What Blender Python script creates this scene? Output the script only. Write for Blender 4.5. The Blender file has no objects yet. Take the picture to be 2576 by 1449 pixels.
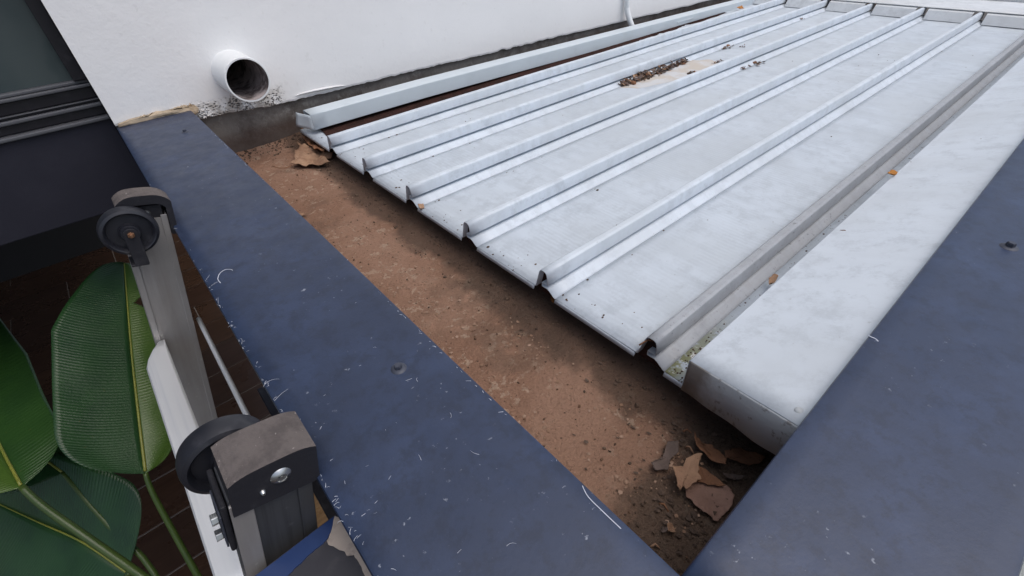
import bpy, bmesh, math, random
from mathutils import Vector, Matrix, noise
random.seed(7)
R = math.radians
sc = bpy.context.scene
col = sc.collection

# ------------------------------------------------------------------ camera
CAM_H = 0.385
VX = Vector((3130 - 1288, -360 - 724.5)); VY = Vector((15 - 1288, -165 - 724.5))
F = math.sqrt(-VX.dot(VY))
rx = Vector((VX.x, VX.y, F)).normalized()
ry = Vector((VY.x, VY.y, F)).normalized()
rz = rx.cross(ry).normalized()
CAM = Vector((0, 0, CAM_H))
cd = bpy.data.cameras.new('camera'); cam = bpy.data.objects.new('camera', cd); col.objects.link(cam)
cd.sensor_width = 36; cd.lens = 36 * F / 2576; cd.clip_start = 0.01; cd.clip_end = 500
m = Matrix.Identity(4)
for i, ax in enumerate((rx, ry, rz)):
    m[i][0] = ax.x; m[i][1] = -ax.y; m[i][2] = -ax.z
m[0][3], m[1][3], m[2][3] = CAM
cam.matrix_world = m
sc.camera = cam

def ray(px, py):
    d = Vector((px - 1288, py - 724.5, F))
    return Vector((rx.dot(d), ry.dot(d), rz.dot(d)))
def onz(px, py, z):
    d = ray(px, py); return CAM + d * ((z - CAM_H) / d.z)
def ony(px, py, y):
    d = ray(px, py); return CAM + d * (y / d.y)

# ------------------------------------------------------------------ light
w = bpy.data.worlds.new('World'); sc.world = w; w.use_nodes = True
nt = w.node_tree; nt.nodes.clear()
sky = nt.nodes.new('ShaderNodeTexSky'); sky.sky_type = 'NISHITA'; sky.sun_disc = False
SUN_EL, SUN_AZ = 68, 152          # azimuth measured from +Y clockwise
sky.sun_elevation = R(SUN_EL); sky.sun_rotation = R(SUN_AZ)
sky.air_density = 1.0; sky.dust_density = 4.0; sky.ozone_density = 1.0
hs = nt.nodes.new('ShaderNodeHueSaturation'); hs.inputs['Saturation'].default_value = 0.82
bg = nt.nodes.new('ShaderNodeBackground'); bg.inputs[1].default_value = 0.135
wo = nt.nodes.new('ShaderNodeOutputWorld')
nt.links.new(sky.outputs[0], hs.inputs['Color']); nt.links.new(hs.outputs[0], bg.inputs[0]); nt.links.new(bg.outputs[0], wo.inputs[0])
sl = bpy.data.lights.new('sun', 'SUN'); sl.energy = 0.7; sl.angle = R(70); sl.color = (1, .985, .97)
so = bpy.data.objects.new('sun', sl); col.objects.link(so)
az = R(SUN_AZ); el = R(SUN_EL)
sd = Vector((math.sin(az) * math.cos(el), math.cos(az) * math.cos(el), math.sin(el)))
so.rotation_euler = sd.to_track_quat('Z', 'Y').to_euler(); so.location = (0, -3, 6)
vs = sc.view_settings
vs.view_transform = 'Standard'; vs.look = 'None'; vs.gamma = 1; vs.use_curve_mapping = False; vs.exposure = 0.27

# ------------------------------------------------------------------ helpers
def tag(o, label=None, cat=None, group=None, kind=None):
    if label: o['label'] = label
    if cat: o['category'] = cat
    if group: o['group'] = group
    if kind: o['kind'] = kind
    return o
def empty(name, loc, label, cat, group=None, rot=(0, 0, 0)):
    o = bpy.data.objects.new(name, None); col.objects.link(o); o.location = loc; o.rotation_euler = rot
    o.empty_display_size = .05
    return tag(o, label, cat, group)
def mesh(name, verts, faces, mat, parent=None, smooth=False, thick=0, off=-1, bevel=0):
    me = bpy.data.meshes.new(name); me.from_pydata([tuple(v) for v in verts], [], faces); me.update()
    return link(name, me, mat, parent, smooth, thick, off, bevel)
def link(name, me, mat, parent=None, smooth=False, thick=0, off=-1, bevel=0):
    o = bpy.data.objects.new(name, me); col.objects.link(o)
    for mm in (mat if isinstance(mat, (list, tuple)) else [mat]): me.materials.append(mm)
    if smooth:
        for p in me.polygons: p.use_smooth = True
    if parent:
        o.parent = parent
    if thick:
        md = o.modifiers.new('s', 'SOLIDIFY'); md.thickness = thick; md.offset = off
    if bevel:
        md = o.modifiers.new('b', 'BEVEL'); md.width = bevel; md.segments = 2; md.limit_method = 'ANGLE'
    return o
def bmlink(name, bm, mat, parent=None, smooth=False, thick=0, off=-1, bevel=0):
    bmesh.ops.recalc_face_normals(bm, faces=bm.faces)
    me = bpy.data.meshes.new(name); bm.to_mesh(me); bm.free()
    return link(name, me, mat, parent, smooth, thick, off, bevel)
def box(name, x, y, z, mat, parent=None, bevel=0, seg=2):
    bm = bmesh.new(); bmesh.ops.create_cube(bm, size=1)
    for v in bm.verts:
        v.co = Vector(((x[0] + x[1]) / 2 + v.co.x * (x[1] - x[0]), (y[0] + y[1]) / 2 + v.co.y * (y[1] - y[0]), (z[0] + z[1]) / 2 + v.co.z * (z[1] - z[0])))
    if bevel: bmesh.ops.bevel(bm, geom=list(bm.edges), offset=bevel, segments=seg, affect='EDGES', profile=.5)
    return bmlink(name, bm, mat, parent, smooth=False)
def shade_auto(o, ang=40):
    me = o.data
    for p in me.polygons: p.use_smooth = True
    try: me.set_sharp_from_angle(angle=R(ang))
    except Exception: pass
    return o
def lathe(name, prof, axis_origin, mat, parent=None, n=48, axis='y', closed=True):
    """prof: (r, t) along the axis"""
    vs_, fs = [], []
    k = len(prof)
    for i in range(n):
        a = 2 * math.pi * i / n
        for r, t in prof:
            if axis == 'y': v = Vector((r * math.cos(a), t, r * math.sin(a)))
            elif axis == 'x': v = Vector((t, r * math.cos(a), r * math.sin(a)))
            else: v = Vector((r * math.cos(a), r * math.sin(a), t))
            vs_.append(v + Vector(axis_origin))
    for i in range(n):
        j = (i + 1) % n
        for q in range(k - (0 if closed else 1)):
            q2 = (q + 1) % k
            fs.append((i * k + q, i * k + q2, j * k + q2, j * k + q))
    bm = bmesh.new(); bv = [bm.verts.new(v) for v in vs_]
    for f in fs:
        try: bm.faces.new([bv[i] for i in f])
        except ValueError: pass
    bmesh.ops.remove_doubles(bm, verts=bm.verts, dist=1e-6)
    return shade_auto(bmlink(name, bm, mat, parent))
def tube(name, pts, rads, mat, parent=None, n=10):
    if not isinstance(rads, (list, tuple)): rads = [rads] * len(pts)
    vs_, fs = [], []
    up = Vector((0.3, 0.2, 1)).normalized()
    for i, p in enumerate(pts):
        p = Vector(p)
        t = (Vector(pts[min(i + 1, len(pts) - 1)]) - Vector(pts[max(i - 1, 0)])).normalized()
        a = t.cross(up).normalized(); b = t.cross(a)
        for q in range(n):
            an = 2 * math.pi * q / n
            vs_.append(p + (a * math.cos(an) + b * math.sin(an)) * rads[i])
    for i in range(len(pts) - 1):
        for q in range(n):
            q2 = (q + 1) % n
            fs.append((i * n + q, i * n + q2, (i + 1) * n + q2, (i + 1) * n + q))
    fs.append(tuple(range(n - 1, -1, -1))); fs.append(tuple(range((len(pts) - 1) * n, len(pts) * n)))
    return mesh(name, vs_, fs, mat, parent, smooth=True)

# ------------------------------------------------------------------ materials
def N(t, typ, **kw):
    n = t.nodes.new(typ)
    for k, v in kw.items(): setattr(n, k, v)
    return n
class Mat:
    def __init__(s, name, base, rough=.5, metal=0, spec=.5):
        s.m = bpy.data.materials.new(name); s.m.use_nodes = True; s.t = s.m.node_tree
        s.b = s.t.nodes['Principled BSDF']
        s.b.inputs['Roughness'].default_value = rough; s.b.inputs['Metallic'].default_value = metal
        s.b.inputs['Specular IOR Level'].default_value = spec
        s.tc = N(s.t, 'ShaderNodeTexCoord'); s.col = N(s.t, 'ShaderNodeRGB'); s.col.outputs[0].default_value = (*base, 1)
        s.c = s.col.outputs[0]; s.t.links.new(s.c, s.b.inputs['Base Color']); s.hs = []; s.rough = rough
    def map(s, scale=(1, 1, 1), loc=(0, 0, 0), rot=(0, 0, 0), src='Object'):
        mp = N(s.t, 'ShaderNodeMapping'); mp.inputs['Scale'].default_value = scale; mp.inputs['Location'].default_value = loc
        mp.inputs['Rotation'].default_value = rot
        s.t.links.new(s.tc.outputs[src], mp.inputs[0]); return mp.outputs[0]
    def noise(s, scale, detail=6, rough=.6, vec=None, dist=0):
        n = N(s.t, 'ShaderNodeTexNoise'); n.inputs['Scale'].default_value = scale; n.inputs['Detail'].default_value = detail
        n.inputs['Roughness'].default_value = rough; n.inputs['Distortion'].default_value = dist
        s.t.links.new(vec or s.tc.outputs['Object'], n.inputs['Vector']); return n.outputs['Fac']
    def voro(s, scale, vec=None, feat='F1'):
        n = N(s.t, 'ShaderNodeTexVoronoi', feature=feat); n.inputs['Scale'].default_value = scale
        s.t.links.new(vec or s.tc.outputs['Object'], n.inputs['Vector']); return n.outputs['Distance']
    def ramp(s, fac, a, b):
        n = N(s.t, 'ShaderNodeMapRange'); n.inputs['From Min'].default_value = a; n.inputs['From Max'].default_value = b
        n.interpolation_type = 'SMOOTHSTEP'
        s.t.links.new(fac, n.inputs['Value']); return n.outputs[0]
    def math(s, op, a, b=None):
        n = N(s.t, 'ShaderNodeMath', operation=op)
        for i, v in enumerate((a, b)):
            if v is None: continue
            if isinstance(v, (int, float)): n.inputs[i].default_value = v
            else: s.t.links.new(v, n.inputs[i])
        return n.outputs[0]
    def axis(s, k, src='Object'):
        n = N(s.t, 'ShaderNodeSeparateXYZ'); s.t.links.new(s.tc.outputs[src], n.inputs[0]); return n.outputs[k]
    def mix(s, fac, colr, amt=1.0):
        n = N(s.t, 'ShaderNodeMix', data_type='RGBA')
        if amt != 1.0: fac = s.math('MULTIPLY', fac, amt)
        s.t.links.new(fac, n.inputs[0]); s.t.links.new(s.c, n.inputs[6])
        if isinstance(colr, tuple): n.inputs[7].default_value = (*colr, 1)
        else: s.t.links.new(colr, n.inputs[7])
        s.c = n.outputs[2]; s.t.links.new(s.c, s.b.inputs['Base Color']); return s
    def bump(s, h, dist, strength=1):
        s.hs.append((h, dist))
        n = N(s.t, 'ShaderNodeBump'); n.inputs['Distance'].default_value = dist; n.inputs['Strength'].default_value = strength
        s.t.links.new(h, n.inputs['Height'])
        if s.b.inputs['Normal'].is_linked: s.t.links.new(s.b.inputs['Normal'].links[0].from_socket, n.inputs['Normal'])
        s.t.links.new(n.outputs[0], s.b.inputs['Normal']); return s
    def rgh(s, fac, a, b):
        n = N(s.t, 'ShaderNodeMapRange'); n.inputs['To Min'].default_value = a; n.inputs['To Max'].default_value = b
        n.inputs['From Min'].default_value = .3; n.inputs['From Max'].default_value = .7
        s.t.links.new(fac, n.inputs['Value']); s.t.links.new(n.outputs[0], s.b.inputs['Roughness']); return s

def between(M, k, a, b, soft):
    x = M.axis(k)
    return M.math('MULTIPLY', M.ramp(x, a - soft, a + soft), M.ramp(x, b + soft, b - soft))

# white painted render
M = Mat('white_render', (.85, .85, .845), .85, spec=.25)
M.mix(M.ramp(M.noise(2.5, 5), .35, .7), (.80, .80, .795), .6)
M.mix(M.ramp(M.noise(60, 3), .62, .75), (.66, .65, .63), .25)
# weathered, pitted patch below the outlet pipe and along the ragged lower edge
px_ = M.math('MULTIPLY', M.ramp(M.math('ADD', M.axis(0), M.math('MULTIPLY', M.noise(18, 4), .06)), .185, .215),
             M.ramp(M.math('ADD', M.axis(0), M.math('MULTIPLY', M.noise(15, 4), .06)), .46, .40))
pz_ = M.ramp(M.math('ADD', M.axis(2), M.math('MULTIPLY', M.noise(22, 5), .05)), .042, .020)
patch = M.math('MULTIPLY', px_, pz_)
M.mix(M.math('MULTIPLY', patch, M.ramp(M.noise(30, 6), .35, .6)), (.42, .38, .33), .7)
pits = M.math('MULTIPLY', patch, M.math('MULTIPLY', M.ramp(M.voro(150, M.map((1, 1, 1.6))), .50, .26), M.ramp(M.noise(25, 3), .36, .48)))
M.mix(pits, (.05, .045, .045), .9)
M.bump(M.noise(120, 5, .6), .0007).bump(M.noise(14, 3), .0015).bump(M.math('MULTIPLY', pits, -1), .003)
white_render = M.m

M = Mat('concrete', (.20, .185, .17), .9, spec=.2)
M.mix(M.ramp(M.noise(12, 8, .7), .4, .65), (.09, .075, .065), .8)
M.mix(M.ramp(M.noise(40, 6, .7), .55, .7), (.30, .29, .27), .6)
M.mix(M.ramp(M.math('ADD', M.axis(2), M.math('MULTIPLY', M.noise(16, 4), .05)), -.045, -.085), (.085, .056, .044), .7)
M.bump(M.noise(60, 8), .004); concrete = M.m

M = Mat('red_dirt', (.045, .021, .017), .95, spec=.1)
M.mix(M.ramp(M.noise(30, 6), .45, .65), (.03, .017, .014)); M.bump(M.noise(120, 5), .004); red_dirt = M.m

M = Mat('mortar', (.52, .42, .30), .9, spec=.2)
M.mix(M.ramp(M.noise(35, 6), .45, .65), (.38, .29, .20), .8); M.bump(M.noise(60, 6), .004); mortar = M.m

def pvc(name, base):
    M = Mat(name, base, .35)
    M.mix(M.ramp(M.noise(20, 5), .5, .75), tuple(c * .85 for c in base), .4); return M.m
pvc_white = pvc('white_pvc', (.82, .84, .84))
M = Mat('pipe_grime', (.50, .44, .43), .8, spec=.2)
M.mix(M.ramp(M.noise(24, 6), .4, .62), (.10, .08, .075), .9); M.bump(M.noise(80, 5), .002); pipe_grime = M.m

# navy coated capping sheet
def capmat(name, base, seed):
    M = Mat(name, base, .40, spec=.60)
    off = M.map((1, 1, 1), (seed, seed * .7, 0))
    M.mix(M.ramp(M.noise(9, 8, .68, off), .42, .7), tuple(c * 1.8 for c in base), .5)
    M.mix(M.ramp(M.noise(42, 8, .78, off), .47, .62), tuple(c * .62 for c in base), .6)
    M.mix(M.math('MULTIPLY', M.ramp(M.noise(140, 4, .6, off), .66, .73), M.ramp(M.noise(7, 3, .5, off), .5, .62)), (.35, .38, .44), .6)
    # long straight rub marks
    sc_ = M.noise(1, 2, .4, M.map((260, 7, 1), (seed, 0, 0), (0, 0, R(28))))
    M.mix(M.math('MULTIPLY', M.ramp(sc_, .78, .82), M.ramp(M.noise(5, 2, .5, off), .48, .6)), (.45, .48, .55), .55)
    M.rgh(M.noise(22, 7, .75, off), .32, .52)
    M.bump(M.noise(300, 3), .00012).bump(M.noise(3, 2), .002)
    return M.m
cap_navy = capmat('navy_cap', (.018, .030, .066), 3.1)
cap_navy2 = capmat('navy_cap_side', (.020, .033, .072), 8.3)

def roofmat(name, base, streak=True, dust=.6):
    M = Mat(name, base, .42, spec=.45)
    st = M.map((8, 1.6, 1))
    M.mix(M.ramp(M.noise(4, 6, .6, st), .4, .72), tuple(c * .80 for c in base), dust)
    M.mix(M.ramp(M.noise(24, 8, .78), .46, .66), tuple(c * .70 for c in base), .6)
    M.mix(M.ramp(M.noise(3.5, 5, .6), .45, .65), tuple(c * f for c, f in zip(base, (.86, .85, .83))), .6)
    M.mix(M.ramp(M.noise(120, 3, .6), .69, .74), (.14, .13, .12), .25)
    if streak:
        wv = N(M.t, 'ShaderNodeTexWave', wave_type='BANDS', bands_direction='X'); wv.inputs['Scale'].default_value = 32
        wv.inputs['Distortion'].default_value = 2.5; wv.inputs['Detail'].default_value = 3; wv.inputs['Detail Scale'].default_value = 2
        M.t.links.new(M.tc.outputs['Object'], wv.inputs['Vector'])
        msk = M.math('MULTIPLY', wv.outputs['Fac'], M.ramp(M.noise(7, 4, .6, M.map((1, 2.2, 1))), .45, .62))
        M.mix(msk, tuple(c * .74 for c in base), .34); M.bump(wv.outputs['Fac'], .00012)
    M.bump(M.noise(5, 2), .004)
    M.rgh(M.noise(15, 5), .36, .56)
    return M
RB = (.52, .575, .63)
roof_pan = roofmat('roof_pan', RB).m
roof_rib = roofmat('roof_rib', (.60, .66, .72), False).m
M = roofmat('roof_pan_mossy', RB, False)
nx_ = M.ramp(M.math('ADD', M.axis(0), M.math('MULTIPLY', M.noise(20, 4), .12)), .66, .50)
ny_ = M.ramp(M.math('ADD', M.axis(1), M.math('MULTIPLY', M.noise(40, 4), .02)), .17, .195)
M.mix(M.math('MULTIPLY', M.math('MULTIPLY', nx_, ny_), M.ramp(M.noise(60, 3), .35, .5)), (.20, .20, .055), .85)
M.mix(M.math('MULTIPLY', nx_, M.ramp(M.noise(85, 3), .57, .62)), (.75, .75, .72), .9)
M.mix(M.ramp(M.noise(110, 3), .64, .68), (.06, .055, .05), .8); roof_mossy = M.m
M = roofmat('roof_rib_dirty', (.36, .38, .405), False)
M.mix(M.ramp(M.noise(45, 6, .75), .48, .62), (.30, .30, .31), .45); M.mix(M.ramp(M.noise(130, 4), .62, .70), (.1, .095, .09), .5)
roof_rib_dirty = M.m
M = roofmat('tray_metal', (.58, .635, .69), False, .25); tray_metal = M.m
M = Mat('tray_fold', (.42, .45, .47), .5)
M.mix(M.ramp(M.math('ADD', M.axis(1), M.math('MULTIPLY', M.noise(26, 5), .10)), .16, .205), (.16, .14, .12), .85)
M.mix(M.ramp(M.noise(70, 5, .7), .56, .64), (.16, .15, .14), .7); M.bump(M.noise(60, 4), .001); tray_fold = M.m
M = Mat('ledger_metal', (.55, .61, .645), .34); M.mix(M.ramp(M.noise(10, 6), .45, .7), (.49, .545, .575), .6); ledger_metal = M.m
M = roofmat('apron_metal', (.62, .65, .67), False); apron_metal = M.m
M = Mat('pan_silt', (.50, .46, .41), .9, spec=.2); M.mix(M.ramp(M.noise(16, 6), .42, .6), (.55, .565, .58), .9); silt = M.m

# gutter bed: dried mud, rust red, damp silt plus roof-edge shade painted as a dark band
M = Mat('gutter_mud', (.34, .205, .142), .92, spec=.15)
M.mix(M.ramp(M.noise(6, 6, .6), .40, .66), (.245, .132, .085), .65)
M.mix(M.ramp(M.noise(16, 8, .7), .56, .70), (.37, .25, .18), .75)
M.mix(M.math('MULTIPLY', M.ramp(M.noise(48, 6, .7), .56, .62), M.ramp(M.noise(5, 3), .44, .56)), (.46, .34, .25), .75)
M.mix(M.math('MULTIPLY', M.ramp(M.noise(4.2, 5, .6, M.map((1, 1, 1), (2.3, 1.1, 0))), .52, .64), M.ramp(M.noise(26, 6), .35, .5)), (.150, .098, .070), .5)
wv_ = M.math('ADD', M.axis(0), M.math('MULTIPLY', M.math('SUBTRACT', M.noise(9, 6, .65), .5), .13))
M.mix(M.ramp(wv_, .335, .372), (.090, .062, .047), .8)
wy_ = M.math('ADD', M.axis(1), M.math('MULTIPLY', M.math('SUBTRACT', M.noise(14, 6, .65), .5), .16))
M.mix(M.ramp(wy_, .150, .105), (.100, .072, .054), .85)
M.mix(M.ramp(M.noise(150, 5, .7), .60, .70), (.085, .05, .035), .75)
M.mix(M.math('MULTIPLY', M.ramp(M.voro(70), .16, .08), M.ramp(M.noise(30, 2), .5, .56)), (.06, .035, .025), .8)
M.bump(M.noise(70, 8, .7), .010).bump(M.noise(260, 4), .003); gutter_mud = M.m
M = Mat('soil_crumb', (.15, .085, .055), .95, spec=.1); M.mix(M.ramp(M.noise(40, 3), .4, .6), (.07, .045, .033)); soil = M.m
M = Mat('soil_dark', (.080, .056, .043), .95, spec=.1); M.mix(M.ramp(M.noise(40, 3), .45, .65), (.13, .09, .065)); soil_dark = M.m
M = Mat('gutter_side', (.12, .10, .09), .8); M.mix(M.ramp(M.noise(14, 6), .45, .6), (.07, .045, .035)); gutter_side = M.m

def leafmat(name, base, dark):
    M = Mat(name, base, .75, spec=.2)
    M.mix(M.ramp(M.noise(28, 6, .65), .42, .66), dark, .7)
    M.mix(M.ramp(M.noise(7, 4), .42, .6), tuple(c * .7 for c in dark), .6)
    M.mix(M.ramp(M.noise(160, 3), .64, .7), (.05, .03, .02), .8)
    M.bump(M.noise(90, 5), .003); return M.m
leaf_tan = leafmat('dry_leaf_tan', (.37, .235, .15), (.27, .15, .095))
leaf_pink = leafmat('dry_leaf_pink', (.36, .22, .17), (.25, .15, .115))
leaf_brown = leafmat('dry_leaf_brown', (.26, .125, .065), (.16, .08, .05))
leaf_grey = leafmat('dry_leaf_grey', (.155, .115, .10), (.10, .075, .065))
scrap_m = leafmat('leaf_scrap', (.11, .075, .056), (.075, .05, .038))
leaf_orange = leafmat('dry_leaf_orange', (.46, .20, .05), (.33, .14, .05))

def steel(name, base, rough, metal=1):
    M = Mat(name, base, rough, metal)
    M.mix(M.ramp(M.noise(25, 6, .65), .45, .68), tuple(c * .65 for c in base), .6)
    M.rgh(M.noise(60, 5), rough * .8, min(1, rough * 1.35)); return M.m
zinc = steel('zinc_screw', (.55, .56, .56), .3)
screw_dark = steel('dark_screw', (.055, .062, .085), .45, .2)
copper = steel('rusty_bolt', (.45, .25, .15), .4)
M = Mat('ladder_alu', (.40, .385, .375), .42, .6)
M.mix(M.ramp(M.noise(3, 5, .6, M.map((14, 14, 1.2))), .42, .68), (.31, .285, .265), .6)
M.mix(M.ramp(M.noise(90, 4), .68, .72), (.55, .53, .5), .5); M.rgh(M.noise(30, 5), .36, .6); M.bump(M.noise(1, 3, .5, M.map((300, 300, 4))), .00015); ladder_alu = M.m
M = Mat('ladder_alu_dark', (.085, .088, .095), .5, .5)
M.mix(M.ramp(M.noise(3, 5, .6, M.map((40, 40, 1.2))), .42, .68), (.045, .045, .048), .8); M.mix(M.ramp(M.noise(60, 6, .7), .6, .72), (.16, .16, .165), .5); ladder_alu_dark = M.m
M = Mat('tread_alu', (.78, .80, .82), .38, .55)
M.mix(M.ramp(M.noise(2, 4, .5, M.map((60, 1, 60))), .45, .7), (.62, .65, .70), .6); tread_alu = M.m
M = Mat('rubber', (.018, .018, .023), .55, spec=.35)
M.mix(M.ramp(M.noise(50, 6, .7), .5, .72), (.05, .05, .055), .5); M.bump(M.noise(120, 5), .0008); rubber = M.m
M = Mat('rubber_dusty', (.125, .108, .102), .85, spec=.25)
M.mix(M.ramp(M.noise(40, 6, .7), .42, .66), (.075, .065, .063), .8)
M.mix(M.ramp(M.noise(170, 3), .67, .71), (.38, .34, .32), .6)
wv = N(M.t, 'ShaderNodeTexWave', wave_type='BANDS', bands_direction='X'); wv.inputs['Scale'].default_value = 75; wv.inputs['Distortion'].default_value = 1
M.t.links.new(M.tc.outputs['Object'], wv.inputs['Vector']); M.bump(wv.outputs['Fac'], .00012); M.bump(M.noise(160, 5, .7), .0014); rubber_dusty = M.m
M = Mat('wheel_black', (.015, .016, .022), .38); M.mix(M.ramp(M.noise(30, 6, .7), .5, .75), (.07, .07, .08), .5); M.rgh(M.noise(40, 4), .3, .55); wheel_black = M.m
M = Mat('blue_film', (.018, .040, .125), .3); M.mix(M.ramp(M.noise(20, 5), .45, .7), (.03, .06, .16), .6); blue_film = M.m
M = Mat('paper_residue', (.36, .31, .27), .85); M.mix(M.ramp(M.noise(50, 6, .7), .5, .68), (.21, .18, .165), .8); M.bump(M.noise(80, 4), .001); paper = M.m
M = Mat('dark_plate', (.03, .03, .038), .5); M.mix(M.ramp(M.noise(40, 5), .5, .7), (.06, .058, .065), .6); dark_plate = M.m

M = Mat('window_glass', (.035, .055, .060), .06, spec=.6); M.mix(M.ramp(M.noise(3, 3), .4, .65), (.075, .095, .095), .8); glass = M.m
M = Mat('window_frame', (.012, .011, .015), .4); M.mix(M.ramp(M.noise(30, 5), .5, .7), (.04, .038, .045), .5); frame_dark = M.m
M = Mat('frame_grey', (.095, .098, .108), .45); M.mix(M.ramp(M.noise(30, 6), .45, .7), (.09, .09, .10), .7); frame_grey = M.m
M = Mat('spandrel_navy', (.022, .022, .033), .6, spec=.3); M.mix(M.ramp(M.noise(8, 6), .45, .7), (.030, .030, .042), .6); M.bump(M.noise(400, 2), .0006); spandrel = M.m
M = Mat('soffit', (.016, .015, .016), .8); soffit = M.m
def wood(name, a, b):
    M = Mat(name, a, .28, spec=.5)
    M.mix(M.ramp(M.noise(3, 6, .6, M.map((1, 12, 1)), 1), .4, .66), b, .8)
    M.mix(M.ramp(M.noise(2, 5, .6), .45, .7), tuple(c * .6 for c in a), .6); M.rgh(M.noise(3, 4), .2, .4); return M.m
tile_woods = [wood('walnut_tile_%s' % n, a, b) for n, a, b in (('a', (.050, .027, .017), (.032, .016, .010)), ('b', (.060, .032, .019), (.036, .019, .011)), ('c', (.044, .025, .017), (.030, .016, .011)))]
tile_pale = wood('pale_board', (.30, .17, .07), (.21, .115, .045))
M = Mat('grout', (.22, .20, .18), .9); grout = M.m
M = Mat('ground', (.10, .09, .08), .95); M.mix(M.ramp(M.noise(.6, 6), .4, .65), (.06, .055, .05)); ground_m = M.m
M = Mat('pale_concrete', (.42, .45, .44), .9); M.mix(M.ramp(M.noise(14, 7, .7), .45, .65), (.28, .30, .30), .8); M.bump(M.noise(40, 6), .004); pale_conc = M.m

def greenmat(name, a, b, yellow=None):
    M = Mat(name, a, .34, spec=.5)
    M.b.inputs['Subsurface Weight'].default_value = 0
    M.mix(M.ramp(M.noise(8, 5), .4, .68), b, .8)
    M.mix(M.ramp(M.noise(90, 3), .70, .74), (.12, .10, .03), .5)
    M.bump(M.noise(200, 3), .0005)
    tr = N(M.t, 'ShaderNodeBsdfTranslucent'); tr.inputs[0].default_value = (*(yellow or tuple(c * 1.4 for c in a)), 1)
    ad = N(M.t, 'ShaderNodeMixShader'); ad.inputs[0].default_value = .22
    out = M.t.nodes['Material Output']
    M.t.links.new(M.b.outputs[0], ad.inputs[1]); M.t.links.new(tr.outputs[0], ad.inputs[2]); M.t.links.new(ad.outputs[0], out.inputs[0])
    return M.m
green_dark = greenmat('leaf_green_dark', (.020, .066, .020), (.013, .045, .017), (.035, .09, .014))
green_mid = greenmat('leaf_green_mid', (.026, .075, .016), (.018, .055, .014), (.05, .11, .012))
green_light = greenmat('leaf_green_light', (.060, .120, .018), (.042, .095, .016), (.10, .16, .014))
green_stem = greenmat('stem_green', (.060, .100, .022), (.04, .075, .018), (.07, .10, .02))
midrib_yellow = greenmat('midrib_yellow', (.24, .25, .045), (.17, .21, .04), (.2, .2, .04))
leaf_edge = leafmat('leaf_dry_edge', (.26, .19, .11), (.16, .11, .06))

# ------------------------------------------------------------------ the setting
CX0, CX1 = -.005, .162          # front capping, outer and inner edge
YW = 1.53                       # face of the white wall
ZR = -.110                      # roof pans
ZG = -.157                      # gutter bed
XE = .407                       # lower edge of the roof sheet
XF = 2.93                       # upper end of the roof sheet
ZF = -2.5                       # patio floor

g = mesh('ground', [(-60, -60, ZF - .02), (60, -60, ZF - .02), (60, 60, ZF - .02), (-60, 60, ZF - .02)], [(0, 1, 2, 3)], ground_m)
tag(g, kind='structure')
fl = mesh('patio_floor', [(-4, -1.5, ZF - .006), (1, -1.5, ZF - .006), (1, 6.65, ZF - .006), (-4, 6.65, ZF - .006)], [(0, 1, 2, 3)], grout)
tag(fl, kind='structure')
bw = .362; y = -1.46; row = 0
plank_me = {}
while y < 6.68:
    x = -4 + (row % 3) * .47 - .9
    while x < .9:
        x0, x1 = max(x, -4), min(x + 1.4, .98)
        if x1 - x0 > .1:
            pale = abs(y - 1.8) < .2 and x1 > -.3 or (1.4 < y < 1.8 and x1 > -.3 and x0 > -.9)
            box('floor_tile', (x0 + .004, x1 - .004), (y + .004, y + bw - .004), (ZF - .02, ZF), tile_pale if pale else random.choice(tile_woods), fl, .0015, 1)
        x += 1.4
    y += bw; row += 1

# --- white rendered wall ---------------------------------------------------
wall = empty('rendered_wall', (.0, YW, 0), 'tall white rendered wall with a ragged lower edge behind the metal roof', 'wall')
wall.location = (0, 0, 0)
def lower_edge(x):
    if x < .165: base = .004
    elif x < .425: base = -.026 - (x - .165) / .26 * .016
    elif x < .71: base = -.042
    else: base = -.042 - (x - .71) * .0155
    j = noise.noise((x * 30, 3.3, 0)) * .004 + noise.noise((x * 95, 1.3, 0)) * .0022
    return base + j
xs = [-.006 + i * .006 for i in range(int(1.6 / .006))] + [1.6 + i * .05 for i in range(100)]
vs_, fs = [], []
zt = [.0, .06, .12, .3, .6, 1.2, 3.2]
for x in xs:
    lo = lower_edge(x)
    vs_.append((x, YW, lo)); vs_.append((x, YW - .0015, lo + .004 + .003 * random.random()))
    for z in zt[1:]: vs_.append((x, YW - .0015, z))
k = len(zt) + 1
for i in range(len(xs) - 1):
    for q in range(k - 1):
        fs.append((i * k + q, (i + 1) * k + q, (i + 1) * k + q + 1, i * k + q + 1))
mesh('render_coat', vs_, fs, white_render, wall, thick=.012, off=-1)
box('concrete_upstand', (-.004, 6.6), (YW + .0125, YW + .17), (-.5, 3.19), concrete, wall)
# dirt shelf at the foot of the wall behind the ledger
box('dirt_fillet', (.45, 3.3), (YW - .055, YW + .012), (-.135, -.105), red_dirt, wall, .010, 2)
# tan mortar patch above the end of the capping
pp = [(295, 311), (330, 297), (362, 292), (395, 287), (420, 281), (445, 271), (470, 266), (488, 263), (499, 272), (497, 282), (486, 287), (440, 294), (390, 302), (340, 310), (298, 318)]
bm = bmesh.new()
vv = []
for i, p in enumerate(pp):
    q = ony(p[0], p[1], YW - .004); q.z += noise.noise((i * 1.7, 0, 0)) * .002
    vv.append(bm.verts.new(q))
f = bm.faces.new(vv)
bmesh.ops.triangulate(bm, faces=[f]); bmesh.ops.subdivide_edges(bm, edges=bm.edges, cuts=3, use_grid_fill=True)
for v in bm.verts: v.co.y += noise.noise(v.co * 55) * .003
bmlink('mortar_patch', bm, mortar, wall, True, thick=.006, off=-1)
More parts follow.
